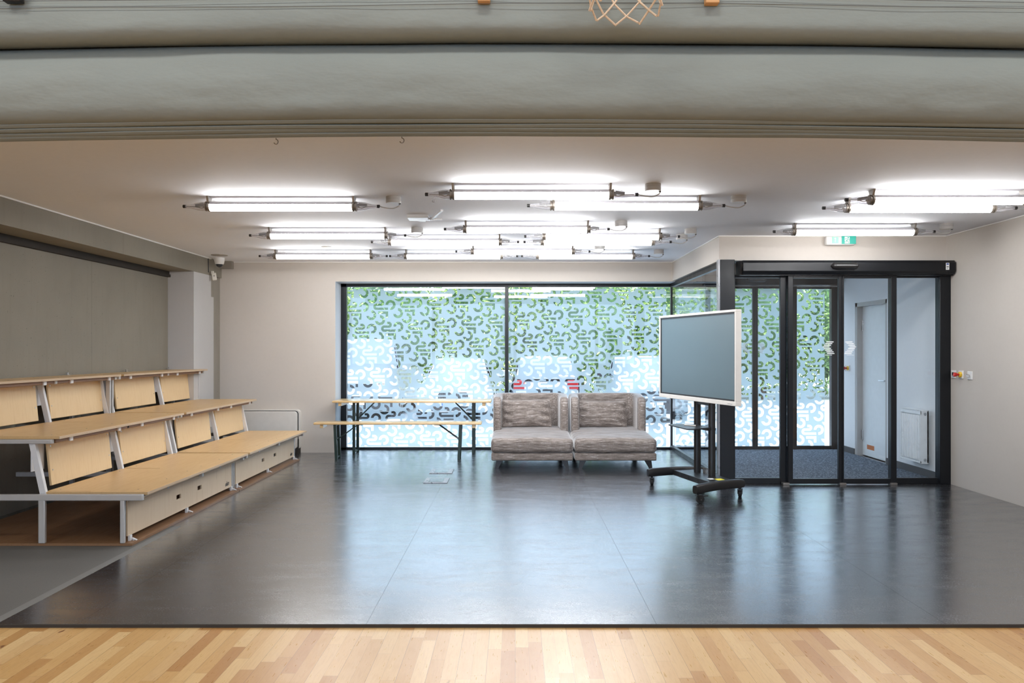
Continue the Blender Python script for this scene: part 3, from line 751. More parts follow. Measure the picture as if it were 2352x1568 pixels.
def limb(*uv, w=.0085):
    for (a, b), (c, d) in zip(uv, uv[1:]): m.bar((gx(a), yy, gz(b)), (gx(c), yy, gz(d)), .0015, w, up=(0, 1, 0)); m.lathe([(0, w / 2), (.0015, w / 2)], (gx(c), yy + .0007, gz(d)), (0, -1, 0), 8)
m.lathe([(0, .0075), (.0015, .0075)], (gx(1062), yy, gz(248)), (0, -1, 0), 12)
limb((1038, 290), (1008, 352), w=.013); limb((1030, 285), (985, 272), (962, 300), w=.006); limb((1040, 295), (1068, 322), (1106, 322), w=.006)
limb((1006, 350), (995, 398), (945, 398), w=.0075); limb((1010, 350), (1052, 378), (1076, 438), w=.0075)
m.build('running_figure', 'sign_green', ex, smooth=False)

# ------------------------------------------------------------------ wall heater in the corner
he = thing('wall_heater', 'flat cream wall heater with black edge line behind the tribune', 'heater', (-3.5, 10.85, 0))
def rrect(x0, x1, z0, z1, r, y, corners=(1, 1, 1, 1)):
    pts = []
    for (cx, cz, a0, on) in ((x1 - r, z0 + r, -90, corners[0]), (x1 - r, z1 - r, 0, corners[1]), (x0 + r, z1 - r, 90, corners[2]), (x0 + r, z0 + r, 180, corners[3])):
        for i in range(7):
            a = R(a0 + 15 * i); pts.append(Vector((cx + r * math.cos(a), y, cz + r * math.sin(a))))
    return pts
xr = fx(684, 10.84)
MB().prism(rrect(-4.05, xr + .02, .05, .605, .05, 10.86), (0, .09, 0)).build('back_plate', 'heater_white', he, fixnorm=True)
MB().prism(rrect(-4.04, xr + .005, .06, .592, .045, 10.845), (0, .02, 0)).build('edge_trim', 'black_plastic', he, fixnorm=True)
MB().prism(rrect(-4.03, xr - .004, .066, .585, .042, 10.80), (0, .05, 0)).build('front_panel', 'heater_white', he, fixnorm=True, bevel=.006)
MB().box(xr - .02, xr + .01, 10.84, 10.95, 0, .2).build('pipe_cover', 'dark_rail', he)

# ------------------------------------------------------------------ dome camera, motion detector, small ceiling things
dc = thing('dome_camera', 'white dome security camera on the ceiling in the back left corner', 'camera', (-3.98, 10.55, ZC))
cx_, cy_ = fx(504, 10.5), 10.5
MB().lathe([(0, .068), (.03, .068), (.075, .058), (.085, .05)], (cx_, cy_, ZC), (0, 0, -1), 28).build('housing', 'white_plastic', dc)
MB().lathe([(0, .046)] + [(.046 * math.sin(R(a)), .046 * math.cos(R(a))) for a in range(15, 91, 15)], (cx_, cy_, ZC - .08), (0, 0, -1), 24).build('dome', 'car_dark', dc)
md = thing('motion_detector', 'small white motion detector tilted on the corner pillar', 'detector', (-4.06, 10.6, 2.42))
p0 = at(492, 635, 10.5)
MB().obox(p0, (.93, .30, .16), (-.3, .95, 0), (-.16, 0, 1), .028, .022, .05).build('housing', 'cream_plastic', md, bevel=.01, seg=3)
MB().obox(p0 + Vector((-.03, .02, .055)), (1, 0, 0), (0, 1, 0), (0, 0, 1), .012, .02, .02).build('bracket', 'cream_plastic', md)
MB().obox(p0 + Vector((.008, -.024, .008)), (1, 0, 0), (0, 1, 0), (0, 0, 1), .006, .004, .004).build('lens', 'ink', md)
MB().tube([(-4.095, 10.46, 2.655), (-4.095, 10.47, 2.47)], .006).build('cable', 'black_plastic', md)
v = at(504, 585.5, 10.0); Yv = (ZC - H) * F / (804 - 585.5); xv = fx(504, Yv)
tag(MB().lathe([(0, .105), (.004, .105), (.007, .1)], (xv, Yv, ZC), (0, 0, -1), 32).build('ceiling_plate', 'beige_plate'), 'round beige cover plate on the ceiling beside the dome camera', 'cover')
Yv = (ZC - H) * F / (804 - 567); xv = fx(750, Yv)
tag(MB().lathe([(0, .06), (.006, .06), (.010, .054)], (xv, Yv, ZC), (0, 0, -1), 32).build('ceiling_disc', 'white_plastic'), 'small white round disc on the ceiling above the left back lamp', 'detector')

def hook(px, py, label, flip=1):
    Y = (ZC - H) * F / (804 - py + 5); x = fx(px, Y); s = .014
    pts = [(x, Y, ZC + .0), (x, Y, ZC - .008)]
    for i in range(11):
        a = R(90 + flip * (-0 + i * 25)); pts.append((x + s * .9 * math.cos(a) * 1.0, Y, ZC - .008 - s + s * math.sin(a)))
    return tag(MB().tube(pts, .0028, 8).build('ceiling_hook', 'silver_dark'), label, 'hook', 'screw hooks in the ceiling')
hook(634, 322, 'metal screw hook in the ceiling, left one of the two beside the curtain', -1)
hook(923, 319, 'metal screw hook in the ceiling, right one of the two beside the curtain', -1)
hook(996, 459, 'metal screw hook in the ceiling behind the nearest central lamp', 1)

ab_ = thing('ceiling_bracket', 'grey metal plate with hinged arm on the ceiling', 'bracket', (-1, 7.35, ZC))
q = at(950, 507, 7.2)
MB().box(fx(937, 7.2), fx(985, 7.2), 7.12, 7.3, ZC - .032, ZC).build('base_plate', 'grey_steel', ab_, bevel=.003)
MB().box(fx(962, 7.3), fx(977, 7.3), 7.3, 7.36, ZC - .03, ZC - .012).build('clip', 'grey_steel', ab_)
p = Vector((fx(992, 7.2), 7.2, ZC - .03)); MB().lathe([(-.012, .02), (.012, .02)], p, (0, 0, 1), 14).bar((fx(983, 7.2), 7.2, ZC - .03), p, .03, .014).build('hinge', 'grey_steel', ab_)
MB().bar(p, (fx(1014, 7.25), 7.27, ZC - .02), .02, .014).bar(p, (fx(1015, 6.75), 6.75, ZC - .03), .02, .014).build('arm', 'grey_steel', ab_)

# ------------------------------------------------------------------ floor outlets
for (x0, x1, yb, yn, lab) in ((985.5, 1038, 1077.5, 1087.5, 'flat square floor outlet cover nearer the sofa'), (971.5, 1027, 1098, 1109.5, 'flat square floor outlet cover farther from the sofa, in front of the other')):
    Ya, Yb = fl(1000, yn).y, fl(1000, yb).y; xa, xb = fx(x0, Ya), fx(x1, Ya)
    fo = thing('floor_outlet', lab, 'outlet', ((xa + xb) / 2, (Ya + Yb) / 2, 0), group='floor outlet covers in the linoleum')
    MB().box(xa, xb, Ya, Yb, 0, .007).build('rim', 'outlet_metal', fo, bevel=.002)
    w = xb - xa; MB().box(xa + w * .2, xb - w * .2, Ya + (Yb - Ya) * .12, Yb - (Yb - Ya) * .15, .005, .009).build('lid', 'linoleum', fo)
    MB().box(xa + w * .03, xa + w * .17, Ya + .05, Yb - .12, .006, .0085).build('cable_flap', 'outlet_metal', fo)
# ------------------------------------------------------------------ tube lamps under the ceiling
TZ, TR, TL = -.077, .0375, .572          # tube axis under the ceiling, radius, half length
def make_lamp(kind):
    """kind: which ends carry a cable to a ceiling box; lamps of a chain only have bottles"""
    o = thing('ceiling_lamp', '', 'lamp', (0, 0, 0))
    m = MB(); n = 20; a0, a1 = R(162), R(378)                       # the opal part of the tube, open at the top
    rows = [[Vector((x, TR * math.cos(a0 + (a1 - a0) * k / n), TZ + TR * math.sin(a0 + (a1 - a0) * k / n))) for k in range(n + 1)] for x in (-TL, TL)]
    m.grid(rows)
    m.build('light_tube', 'tube_light', o)
    m = MB(); b0, b1 = R(18), R(162)
    m.prism([(-TL, (TR - .0) * math.cos(b0 + (b1 - b0) * k / 8), TZ + TR * math.sin(b0 + (b1 - b0) * k / 8)) for k in range(9)], (2 * TL, 0, 0))
    m.build('tray', 'tray_grey', o, fixnorm=True)
    for s in (-1, 1):
        x = s * TL
        m = MB(); m.lathe([(0, TR + .001), (.006, TR + .003), (.016, TR + .003), (.018, TR - .004), (.026, TR - .004), (.026, TR + .002), (.036, TR + .002), (.036, TR - .004)], (x, 0, TZ), (s, 0, 0), 24)
        c = m.build('collar', 'collar_brass', o)
        m = MB(); m.prism([(x + s * .004, -.045, 0), (x + s * .004, .045, 0), (x + s * .004, .02, -.06), (x + s * .004, -.02, -.06)], (s * .016, 0, 0))
        m.build('bracket', 'bracket_steel', o, fixnorm=True)
        m = MB(); m.lathe([(.034, TR - .003), (.07, TR - .003), (.10, TR - .007), (.13, .023), (.16, .0165), (.185, .0135), (.205, .013)], (x, 0, TZ), (s, 0, 0), 24)
        b = m.build('end_bottle', 'clear_acrylic', o)
        m = MB().obox((x + s * .085, 0, TZ + .009), (s, 0, -.12), (0, 1, 0), (.12 * s, 0, 1), .034, .014, .012); m.obox((x + s * .045, 0, TZ + .006), (1, 0, 0), (0, 1, 0), (0, 0, 1), .012, .01, .014)
        m.tube([(x + s * .04, 0, TZ - .006), (x + s * .075, .005, TZ - .012), (x + s * .12, 0, TZ - .002), (x + s * .19, 0, TZ)], .0028, 6)
        m.build('ballast', 'ballast_grey', b)
        MB().lathe([(.198, .0135), (.22, .0135), (.222, .010)], (x, 0, TZ), (s, 0, 0), 16).build('end_cap', 'black_plastic', o)
    if kind == 'box':
        x = TL + .22; pts = []
        P = [(x, 0, TZ), (x + .05, -.002, TZ - .012), (x + .11, -.004, TZ - .016), (x + .155, -.004, TZ + .004), (x + .165, -.003, -.05)]
        for i in range(len(P) - 1):                                     # smooth the cable through its points
            p0, p1, p2, p3 = [Vector(P[max(0, min(len(P) - 1, i + d))]) for d in (-1, 0, 1, 2)]
            for k in range(5):
                t = k / 5; pts.append(.5 * ((2 * p1) + (p2 - p0) * t + (2 * p0 - 5 * p1 + 4 * p2 - p3) * t * t + (-p0 + 3 * p1 - 3 * p2 + p3) * t ** 3))
        pts.append(Vector(P[-1])); MB().tube(pts, .0042, 8).build('cable', 'box_grey', o)
    return o
def make_box():
    o = thing('junction_box', '', 'junction box', (0, 0, 0))
    MB().lathe([(0, .060), (.022, .060), (.023, .058), (.026, .058), (.027, .061), (.048, .061), (.052, .058)], (0, 0, 0), (0, 0, -1), 32).build('housing', 'box_grey', o)
    MB().lathe([(.050, .056), (.0535, .056)], (0, 0, 0), (0, 0, -1), 32).build('cover', 'white_plastic', o)
    MB().lathe([(.05, .009), (.062, .008)], (.052, -.003, 0), (0, 0, -1), 12).build('gland', 'ballast_grey', o)
    return o
LAMPS = [  # x centre, y, kind, label of the lamp, label of its box
    ((485 + 808) / 2, 6.316, 'box', 'glowing tube lamp on the left, nearest of the left-hand column'),
    ((622.8 + 883) / 2, 7.91, 'box', 'glowing tube lamp on the left, second of the left-hand column'),
    ((634.7 + 850.6) / 2, 9.65, 'chain', 'glowing tube lamp at the left end of the chain of three by the window wall'),
    ((934 + 1150) / 2, 9.65, 'chain', 'glowing tube lamp in the middle of the chain of three by the window wall'),
    ((1237 + 1453) / 2, 9.65, 'box', 'glowing tube lamp at the right end of the chain of three by the window wall'),
    ((1043.5 + 1399) / 2, 5.83, 'box', 'glowing tube lamp nearest the grey curtain in the centre of the ceiling'),
    ((1275 + 1601) / 2, 6.28, 'box', 'glowing tube lamp just behind and right of the nearest central one'),
    ((1072 + 1348) / 2, 7.50, 'box', 'glowing tube lamp in the centre behind the hinged ceiling bracket'),
    ((898 + 1146.6) / 2, 8.39, 'chain', 'glowing tube lamp at the left end of the linked pair in the centre'),
    ((1249 + 1496) / 2, 8.39, 'box', 'glowing tube lamp at the right end of the linked pair in the centre'),
    ((1251 + 1514.6) / 2, 7.98, 'box', 'glowing tube lamp just in front of the right lamp of the linked pair'),
    ((1087.8 + 1314) / 2, 9.2, 'box', 'glowing tube lamp in the centre, just in front of the chain of three'),
    ((2007.7 + 2346) / 2, 6.04, 'none', 'glowing tube lamp on the far right, nearest of the three above the lobby side'),
    ((1953.6 + 2271) / 2, 6.386, 'box', 'glowing tube lamp on the right, middle of the three above the lobby side'),
    ((1830 + 2093.6) / 2, 7.66, 'box', 'glowing tube lamp in front of the exit sign')]
BOXL = ['left of the nearest central lamp, on the left-hand column\'s first lamp', 'at the second lamp of the left-hand column', None, None,
        'at the right end of the chain of three lamps', 'at the end of the lamp nearest the curtain', 'of the lamp second nearest the curtain',
        'at the end of the lamp behind the hinged bracket', None, 'at the end of the linked pair', 'just in front of the box of the linked pair', 'at the lamp just in front of the chain of three',
        None, 'on the far right, partly out of the picture', 'near the right wall, at the lamp before the exit sign']
protos = {k: make_lamp(k) for k in ('box', 'chain')}
protos['none'] = protos['chain']
boxp = make_box(); used = set(); bused = False
for (pc, Y, k, lab), bl in zip(LAMPS, BOXL):
    p = protos[k]; o = p if id(p) not in used else copy_tree(p); used.add(id(p))
    x = fx(pc, Y); o.location = (x, Y, ZC); tag(o, lab, 'lamp', 'tube lamps under the ceiling')
    if bl:
        b = boxp if not bused else copy_tree(boxp); bused = True
        b.location = (x + TL + .33 - .0, Y, ZC); tag(b, 'round grey junction box ' + bl, 'junction box', 'round lamp junction boxes on the ceiling')

# ------------------------------------------------------------------ wooden tribune: two equal units
Y0, PITCH, UL = 5.75, 2.232, 2.203
tr = thing('seating_tribune', 'three-tier folding plywood seating tribune unit nearest the camera', 'tribune', (-3.5, Y0, 0), group='plywood tribune units along the left wall')
y = lambda t: Y0 + t
SLITS = (.06, 1.19)
def board(name, xb, xf, z, slit=.33):
    m = MB(); xs_ = xb + slit
    m.box(xs_, xf, y(.028), y(UL), z - .02, z)
    ys = [.028]
    for s_ in SLITS: ys += [s_ - .006, s_ + .006]
    ys.append(UL)
    for i in range(0, len(ys), 2): m.box(xb, xs_, y(ys[i]), y(ys[i + 1]), z - .02, z)
    o = m.build(name, 'birch_seat', tr, smooth=False)
    MB().box(xf, xf + .004, y(.028), y(UL), z - .02, z - .0015).build('edge', 'ply_edge', o, smooth=False)
    m = MB()
    for t in (.14, .62, 1.02, 1.32, 1.75, 2.1): 
        for xx in (xf - .12, xb + .06): m.lathe([(0, .006), (.0008, .006)], (xx, y(t), z), (0, 0, 1), 8)
    m.build('screw', 'bracket_steel', o, smooth=False)
    return o
board('seat_board', -3.475, -2.712, .385); board('seat_board', -4.125, -3.362, .795); board('top_board', -4.405, -4.0, 1.185, .12)
MB().box(-4.3, -2.80, y(-.02), y(UL + .0), 0, .018).build('floor_board', 'brown_board', tr, smooth=False)
# bent front panel with two hand holes
prof = [(-2.862, .056)] + [(-2.862, .304)]
for i in range(1, 7):
    a = R(15 * i); prof.append((-2.862 + .022 * (1 - math.cos(a)), .304 + .022 * math.sin(a)))
prof.append((-2.772, .332))
inner = [(px_ + (.011 if False else 0), pz) for px_, pz in prof]
def bent(m, ya, yb, z0, z1=None):
    P = [p for p in prof if p[1] >= z0 - 1e-6 and (z1 is None or p[1] <= z1 + 1e-6)]
    if P[0][1] > z0: P = [(-2.862, z0)] + P
    if z1 is not None and P[-1][1] < z1: P = P + [(-2.862, z1)]
    Q = []
    for i, (a, b) in enumerate(P):
        a2, b2 = P[min(i + 1, len(P) - 1)]; a1, b1 = P[max(i - 1, 0)]
        d = Vector((a2 - a1, b2 - b1)).normalized(); Q.append((a - d.y * .012, b + d.x * .012))
    poly = P + Q[::-1]
    m.prism([(a, ya, b) for a, b in poly], (0, yb - ya, 0))
m = MB(); hs = [(.875, .965), (1.315, 1.405)]
cuts = [.04] + [v for h in hs for v in h] + [UL - .01]
for i in range(0, len(cuts), 2): bent(m, y(cuts[i]), y(cuts[i + 1]), .056)
for a, b in hs: bent(m, y(a), y(b), .056, .165); bent(m, y(a), y(b), .203)
fp = m.build('front_panel', 'birch_front', tr, angle=25, fixnorm=True)
m = MB(); letters(m, 'elan', .062, (-2.8615, y(1.985), .085), (0, 1, 0), (0, 0, 1), .001, shear=.35, bold=.0012); m.build('lettering', 'ink', fp, smooth=False)
MB().box(-2.776, -2.772, y(.04), y(UL - .01), .322, .331).build('edge', 'ply_edge', fp, smooth=False)
for t in (.055, 1.06, 2.13):                                        # feet that hold the panel on the floor board
    m = MB(); m.box(-2.868, -2.850, y(t), y(t + .03), .018, .06); m.bar((-2.845, y(t + .022), .035), (-2.81, y(t + .022), .02), .018, .005); m.lathe([(0, .008), (.008, .008)], (-2.835, y(t + .022), .018), (0, 0, 1), 10)
    m.build('foot_bracket', 'white_steel', tr)
for t in (.5, 1.6): MB().box(-2.80, -2.77, y(t), y(t + .03), .325, .365).build('spacer', 'grey_steel', tr)
# backrests and their struts
for dx, dz in ((0, 0), (-.64, .41)):
    for a, b in ((.19, 1.08), (1.26, 2.15)):
        m = MB(); m.obox(((-3.52 - 3.553) / 2 + dx, y((a + b) / 2), .57 + dz), (0, 1, 0), (.33, 0, .033), (-.033, 0, .33), (b - a) / 2, .009, .167)
        p = m.build('backrest_panel', 'birch_panel', tr, bevel=.003)
        m = MB()
        for yy in (a + .03, b - .03):
            for zz in (.70, .52): m.lathe([(0, .006), (.002, .006)], (-3.5215 - (zz - .405) * .1 + .011 + dx, y(yy), zz + dz), (1, 0, .1), 8)
        m.build('screw', 'silver', p, smooth=False)
    for t in (.035, 1.17, 2.165):
        m = MB().bar((-3.475 + dx, y(t), .36 + dz), (-3.56 + dx, y(t), .752 + dz), .032, .045, up=(1, 0, 0)); m.lathe([(-.017, .022), (.017, .022)], (-3.56 + dx, y(t), .750 + dz), (0, 1, 0), 14)
        m.build('strut', 'white_steel', tr, bevel=.003)
    for a, b in ((.05, .2), (1.07, 1.27), (2.14, 2.18)):
        MB().box(-3.585 + dx, -3.575 + dx, y(a), y(b), .53 + dz, .745 + dz).build('gusset_plate', 'white_steel', tr)
# steel frame
def rail(xa, xb, ya, yb, za, zb, name='rail', mat='grey_steel'):
    return MB().box(xa, xb, y(ya), y(yb), za, zb).build(name, mat, tr, bevel=.006, seg=3)
rail(-4.38, -2.722, -.028, .004, .330, .376)
rail(-4.38, -2.74, 2.15, 2.185, .32, .362); rail(-4.38, -2.74, 1.12, 1.155, .32, .362)
for t in (.0, 1.12, 2.15):
    rail(-4.38, -3.40, t, t + .034, .742, .774); rail(-4.40, -4.03, t, t + .034, 1.132, 1.164)
for xa in (-3.40, -4.04):
    z = .774 if xa > -3.6 else 1.164
    rail(xa - .03, xa, .05, 2.15, z - .032, z, 'support_bar', 'brown_board')
    for t in (.22, .95, 1.36, 2.02): MB().box(xa, xa + .012, y(t), y(t + .04), z - .034, z - .002).build('support_clip', 'white_steel', tr)
for t in (-.026, 2.155):
    rail(-2.888, -2.855, t, t + .026, .018, .335, 'leg')
    rail(-3.485, -3.435, t, t + .026, .018, .335, 'leg'); rail(-4.13, -4.085, t, t + .026, .018, 1.14, 'leg')
for xa in (-4.30,): rail(xa, xa + .04, .3, .34, .018, 1.14, 'leg'); rail(xa, xa + .04, 1.8, 1.84, .018, 1.14, 'leg')
for t in (.86, 1.93): MB().box(-4.40, -4.385, y(t), y(t + .02), 1.185, 1.213).box(-4.40, -4.37, y(t), y(t + .02), 1.185, 1.189).build('clip', 'silver', tr)
t2 = copy_tree(tr); t2.location = (-3.5, Y0 + PITCH, 0)
tag(t2, 'three-tier folding plywood seating tribune unit farther from the camera, next to the wall heater', 'tribune', 'plywood tribune units along the left wall')

# ------------------------------------------------------------------ beer table and bench
def trestle(name, label, cat, x0, x1, ya, yb, z, th, lx0, lx1, ly, leg, brace, splay):
    o = thing(name, label, cat, ((x0 + x1) / 2, (ya + yb) / 2, 0))
    m = MB(); nb = max(1, round((yb - ya) / .125)); w = (yb - ya) / nb
    m.rbox(x0, x1, ya, yb, z - th, z, .006, (2, 2, 1), edge=2)
    top = m.build('top' if cat == 'table' else 'seat', 'pine', o)
    for xc in (x0 + .10, x1 - .10):
        MB().box(xc - .022, xc + .022, ya + .025, yb - .025, z - th - .045, z - th).build('batten', 'pine', o, bevel=.003)
    for s, xl in ((1, lx0), (-1, lx1)):
        for yy in ly:
            MB().bar((xl - s * splay, yy, z - th), (xl, yy, .0), leg * 1.25, leg, up=(0, 1, 0)).build('leg', 'green_steel', o, bevel=.002)
        m = MB(); m.bar((xl, ly[0], .03), (xl, ly[1], .03), .02, .02); m.bar((xl - s * splay * .5, ly[0], z * .55), (xl - s * splay * .5, ly[1], z * .55), .016, .02); m.bar((xl - s * splay, ly[0], z - th - .012), (xl - s * splay, ly[1], z - th - .012), .02, .02)
        m.build('crossbar', 'green_steel', o)
        m = MB(); ym = sum(ly) / 2
        for dy in (-.05, .05):
            m.tube([(xl - s * splay * .4, ym + dy, z * brace), (xl + s * .26, ym + dy * .6, z - th - .012), (xl + s * .31, ym + dy * .6, z - th - .010)], .006, 8)
        m.box(xl + s * .30 - .03, xl + s * .30 + .03, ym - .05, ym + .05, z - th - .012, z - th)
        m.build('brace', 'green_steel', o)
    return o
trestle('beer_table', 'long varnished pine folding table with dark green legs at the window', 'table', -2.485, -.325, 10.64, 11.15, .742, .027, -2.22, -.575, (10.80, 11.06), .03, .60, .0)
trestle('beer_bench', 'long varnished pine folding bench with dark green legs in front of the pine table', 'bench', -2.625, -.438, 10.2, 10.45, .487, .028, -2.335, -.735, (10.24, 10.42), .028, .52, .02)

# ------------------------------------------------------------------ upholstered chaise modules
WM = .985
so = thing('chaise_sofa', '', 'sofa', (-.287, 9.44, 0), group='grey-brown chaise sofa modules')
bx, by = -.287, 9.44
from mathutils import noise as mnoise
def dent(p, amp=.006, f=7., zonly=False):
    n = mnoise.noise_vector(p * f) * amp
    if zonly: n.x = n.y = 0
    return p + n
MB().rbox(bx, bx + WM, by, by + 1.28, .098, .19, .018, (8, 10, 2), lambda p: dent(p, .003)).build('base_frame', 'sofa_fabric', so, angle=80)
def mat_def(p):
    u, v = (p.x - bx) / WM * 2 - 1, (p.y - by) / 1.2 * 2 - 1
    q = p.copy()
    if p.z > .28:
        q.z += .022 * (v + 1) + .018 * (1 - u ** 4) * (1 - min(1, abs(v)) ** 6) + .008 * mnoise.noise(Vector((p.x * 3, p.y * 9, 1))) + .004 * mnoise.noise(Vector((p.x * 9, p.y * 24, 2)))
    else: q.z += .006 * mnoise.noise(Vector((p.x * 7, p.y * 7, 5)))
    q.y -= .012 * math.cos(u * 1.5) * (1 if v < -.8 else 0)
    return dent(q, .0045, 9)
MB().rbox(bx - .004, bx + WM + .004, by - .012, by + 1.15, .188, .362, .055, (26, 30, 6), mat_def, edge=5).build('mattress', 'sofa_fabric', so, angle=80)
# wrap-around back: a rounded section swept along a U
path = []; t = .105; hx0, hx1 = bx + .006 + t / 2, bx + WM - .006 - t / 2; yf_, yb_ = by + .70, by + 1.23
rc = .15
for i in range(9): path.append(Vector((hx0, yf_ + (yb_ - rc - yf_) * i / 8, 0)))
for i in range(1, 9): a = R(180 - 90 * i / 8); path.append(Vector((hx0 + rc + rc * math.cos(a), yb_ - rc + rc * math.sin(a), 0)))
for i in range(1, 10): path.append(Vector((hx0 + rc + (hx1 - hx0 - 2 * rc) * i / 10, yb_, 0)))
for i in range(0, 9): a = R(90 - 90 * i / 8); path.append(Vector((hx1 - rc + rc * math.cos(a), yb_ - rc + rc * math.sin(a), 0)))
for i in range(1, 9): path.append(Vector((hx1, yb_ - rc - (yb_ - rc - yf_) * i / 8, 0)))
secs = []; total = len(path)
def sec(c, d, tt, zt, z0=.17):
    side = Vector((d.y, -d.x, 0)); pts = []; r_ = min(.035, tt * .45)
    for (sx, cz, a0) in ((1, z0 + .01, -90), (1, zt - r_, 0), (-1, zt - r_, 90), (-1, z0 + .01, 180)):
        rr = .01 if cz < .3 else r_
        for k in range(4):
            a = R(a0 + 30 * k); xx = sx * (tt / 2 - rr) + rr * math.cos(a); zz = cz + rr * math.sin(a)
            q = c + side * xx; q = Vector((q.x, q.y, zz)); pts.append(dent(q, .004, 8))
    return pts
dist = [0]
for i in range(1, total): dist.append(dist[-1] + (path[i] - path[i - 1]).length)
for i, c in enumerate(path):
    d = (path[min(i + 1, total - 1)] - path[max(i - 1, 0)]).normalized()
    e = min(dist[i], dist[-1] - dist[i]); mid = min(1, e / .5)
    zt = .815 + .035 * mid
    if e < .10: zt -= .07 * (1 - math.sqrt(max(0, 1 - ((.10 - e) / .10) ** 2)))
    tt = t + .05 * max(0, mid - .55) / .45
    if e < .02: tt *= .8
    if i == 0: secs.append(sec(c - d * .018, d, tt * .55, zt - .03))
    secs.append(sec(c, d, tt, zt))
    if i == total - 1: secs.append(sec(c + d * .018, d, tt * .55, zt - .03))
bk = MB().loft(secs).build('backrest', 'sofa_fabric', so, angle=70, fixnorm=True)
m = MB()
for xx, sg in ((hx0, 1), (hx1, -1)):
    m.tube([(xx + sg * (t / 2 + .001), yf_ + .05, z_) for z_ in (.36, .5, .65, .76)] + [(xx + sg * t * .3, yf_ + .05, .805)], .0035, 6)
m.build('seam_piping', 'sofa_seam', bk)
def cushion(w, h, T, seed):
    n = 30; mb = MB(); fr = []; bk_ = []
    for i in range(n + 1):
        ra = []; rb_ = []
        for j in range(n + 1):
            u, v = -1 + 2 * j / n, -1 + 2 * i / n
            th = T / 2 * ((1 - abs(u) ** 2.6) * (1 - abs(v) ** 2.6)) ** .5
            x = w / 2 * u * (1 - .035 * (1 - v * v)); z = h / 2 * v * (1 - .06 * (1 - u * u))
            fold = .010 * mnoise.noise(Vector((u * 2 + seed, v * 7, seed))) + .007 * mnoise.noise(Vector((u * 5 + seed, v * 14 - u * 4, seed)))
            wr = max(0, abs(u) - .45) * .045 * math.sin(v * 11 + seed + u * 5)
            ed = (1 - abs(u) ** 8) * (1 - abs(v) ** 8)
            ra.append(Vector((x, -th - (fold + wr) * ed, z))); rb_.append(Vector((x, th * .8, z)))
        fr.append(ra); bk_.append(rb_[::-1])
    mb.grid(fr); mb.grid(bk_); return mb
def leg_mesh(sx, sy, x, yy):
    m = MB(); a, b = Vector((x, yy, .1)), Vector((x + sx * .035, yy + sy * .02, 0))
    def sq(c, r_): return [c + Vector((i * r_, j * r_, 0)) for i, j in ((-1, -1), (1, -1), (1, 1), (-1, 1))]
    return m.loft([sq(b, .019), sq(a, .040)])
for sx, xx in ((-1, bx + .10), (1, bx + WM - .10)):
    for sy, yy in ((-1, by + .07), (1, by + 1.18)): leg_mesh(sx, sy, xx, yy).build('leg', 'black_plastic', so, fixnorm=True)
s2 = copy_tree(so); s2.location = (-.287 + WM + .024, 9.44, 0)
tag(so, 'grey-brown woven chaise sofa module next to the pine table', 'sofa', 'grey-brown chaise sofa modules'); tag(s2, 'grey-brown woven chaise sofa module next to the television', 'sofa', 'grey-brown chaise sofa modules')
for k, (px0, px1, py0, py1, lab) in enumerate(((1152, 1266, 918, 980, 'flat grey-brown cushion leaning on the sofa module next to the pine table'), (1322, 1440, 921, 981, 'creased grey-brown cushion leaning on the sofa module next to the television'))):
    Yp = 10.43; c = at((px0 + px1) / 2, (py0 + py1) / 2, Yp); w, h = (px1 - px0) * Yp / F, (py1 - py0) * Yp / F + .02
    mb = cushion(w, h, .15, 3.1 + 4 * k); rot = Matrix.Rotation(R(-9), 3, 'X') @ Matrix.Rotation(R((-1.2, 1.0)[k]), 3, 'Y')
    mb.v = [rot @ v + c for v in mb.v]
    th_ = thing('cushion', lab, 'cushion', c); th_['group'] = 'cushions on the chaise sofa'
    mb.build('cover', 'sofa_fabric', th_, angle=80)
    m = MB(); m.v = []
    pts = [rot @ Vector((w / 2 * u * (1 - .035 * (1 - v * v)), 0, h / 2 * v * (1 - .06 * (1 - u * u)))) + c for u, v in [(-1 + 2 * i / 12, 1) for i in range(12)] + [(1, 1 - 2 * i / 8) for i in range(8)] + [(1 - 2 * i / 12, -1) for i in range(12)] + [(-1, -1 + 2 * i / 8) for i in range(9)]]
    m.tube(pts, .004, 6, caps=False).build('piping', 'sofa_fabric', th_)

# ------------------------------------------------------------------ television on its trolley
tvw, tvh = 1.557, .90
th = math.atan2(-.96, .28)
tv = thing('television', 'large flat touch screen television with cream frame on a black trolley', 'television', (1.825, 8.0, 1.36), th)
RM = ROOTM[tv.name]
def tvb(m, x0, x1, y0, y1, z0, z1):
    vs = [RM @ Vector((x, yy, z)) for z in (z0, z1) for yy in (y0, y1) for x in (x0, x1)]
    return m.add(vs, [(0, 2, 3, 1), (4, 5, 7, 6), (0, 1, 5, 4), (2, 6, 7, 3), (0, 4, 6, 2), (1, 3, 7, 5)])
a, b = tvw / 2, tvh / 2; bw, bt, bb = .024, .024, .042
m = MB(); tvb(m, -a, a, 0, .06, b - bt, b); tvb(m, -a, a, 0, .06, -b, -b + bb); tvb(m, -a, -a + bw, 0, .06, -b + bb, b - bt); tvb(m, a - bw, a, 0, .06, -b + bb, b - bt)
m.build('frame', 'tv_frame', tv, bevel=.003)
m = MB(); i0 = .016
tvb(m, -a + bw, a - bw, .008, .03, b - bt - i0, b - bt); tvb(m, -a + bw, a - bw, .008, .03, -b + bb, -b + bb + i0); tvb(m, -a + bw, -a + bw + i0, .008, .03, -b + bb, b - bt); tvb(m, a - bw - i0, a - bw, .008, .03, -b + bb, b - bt)
m.build('inner_border', 'black_plastic', tv)
tvb(MB(), -a + bw + i0, a - bw - i0, .012, .02, -b + bb + i0, b - bt - i0).build('screen', 'tv_screen', tv)
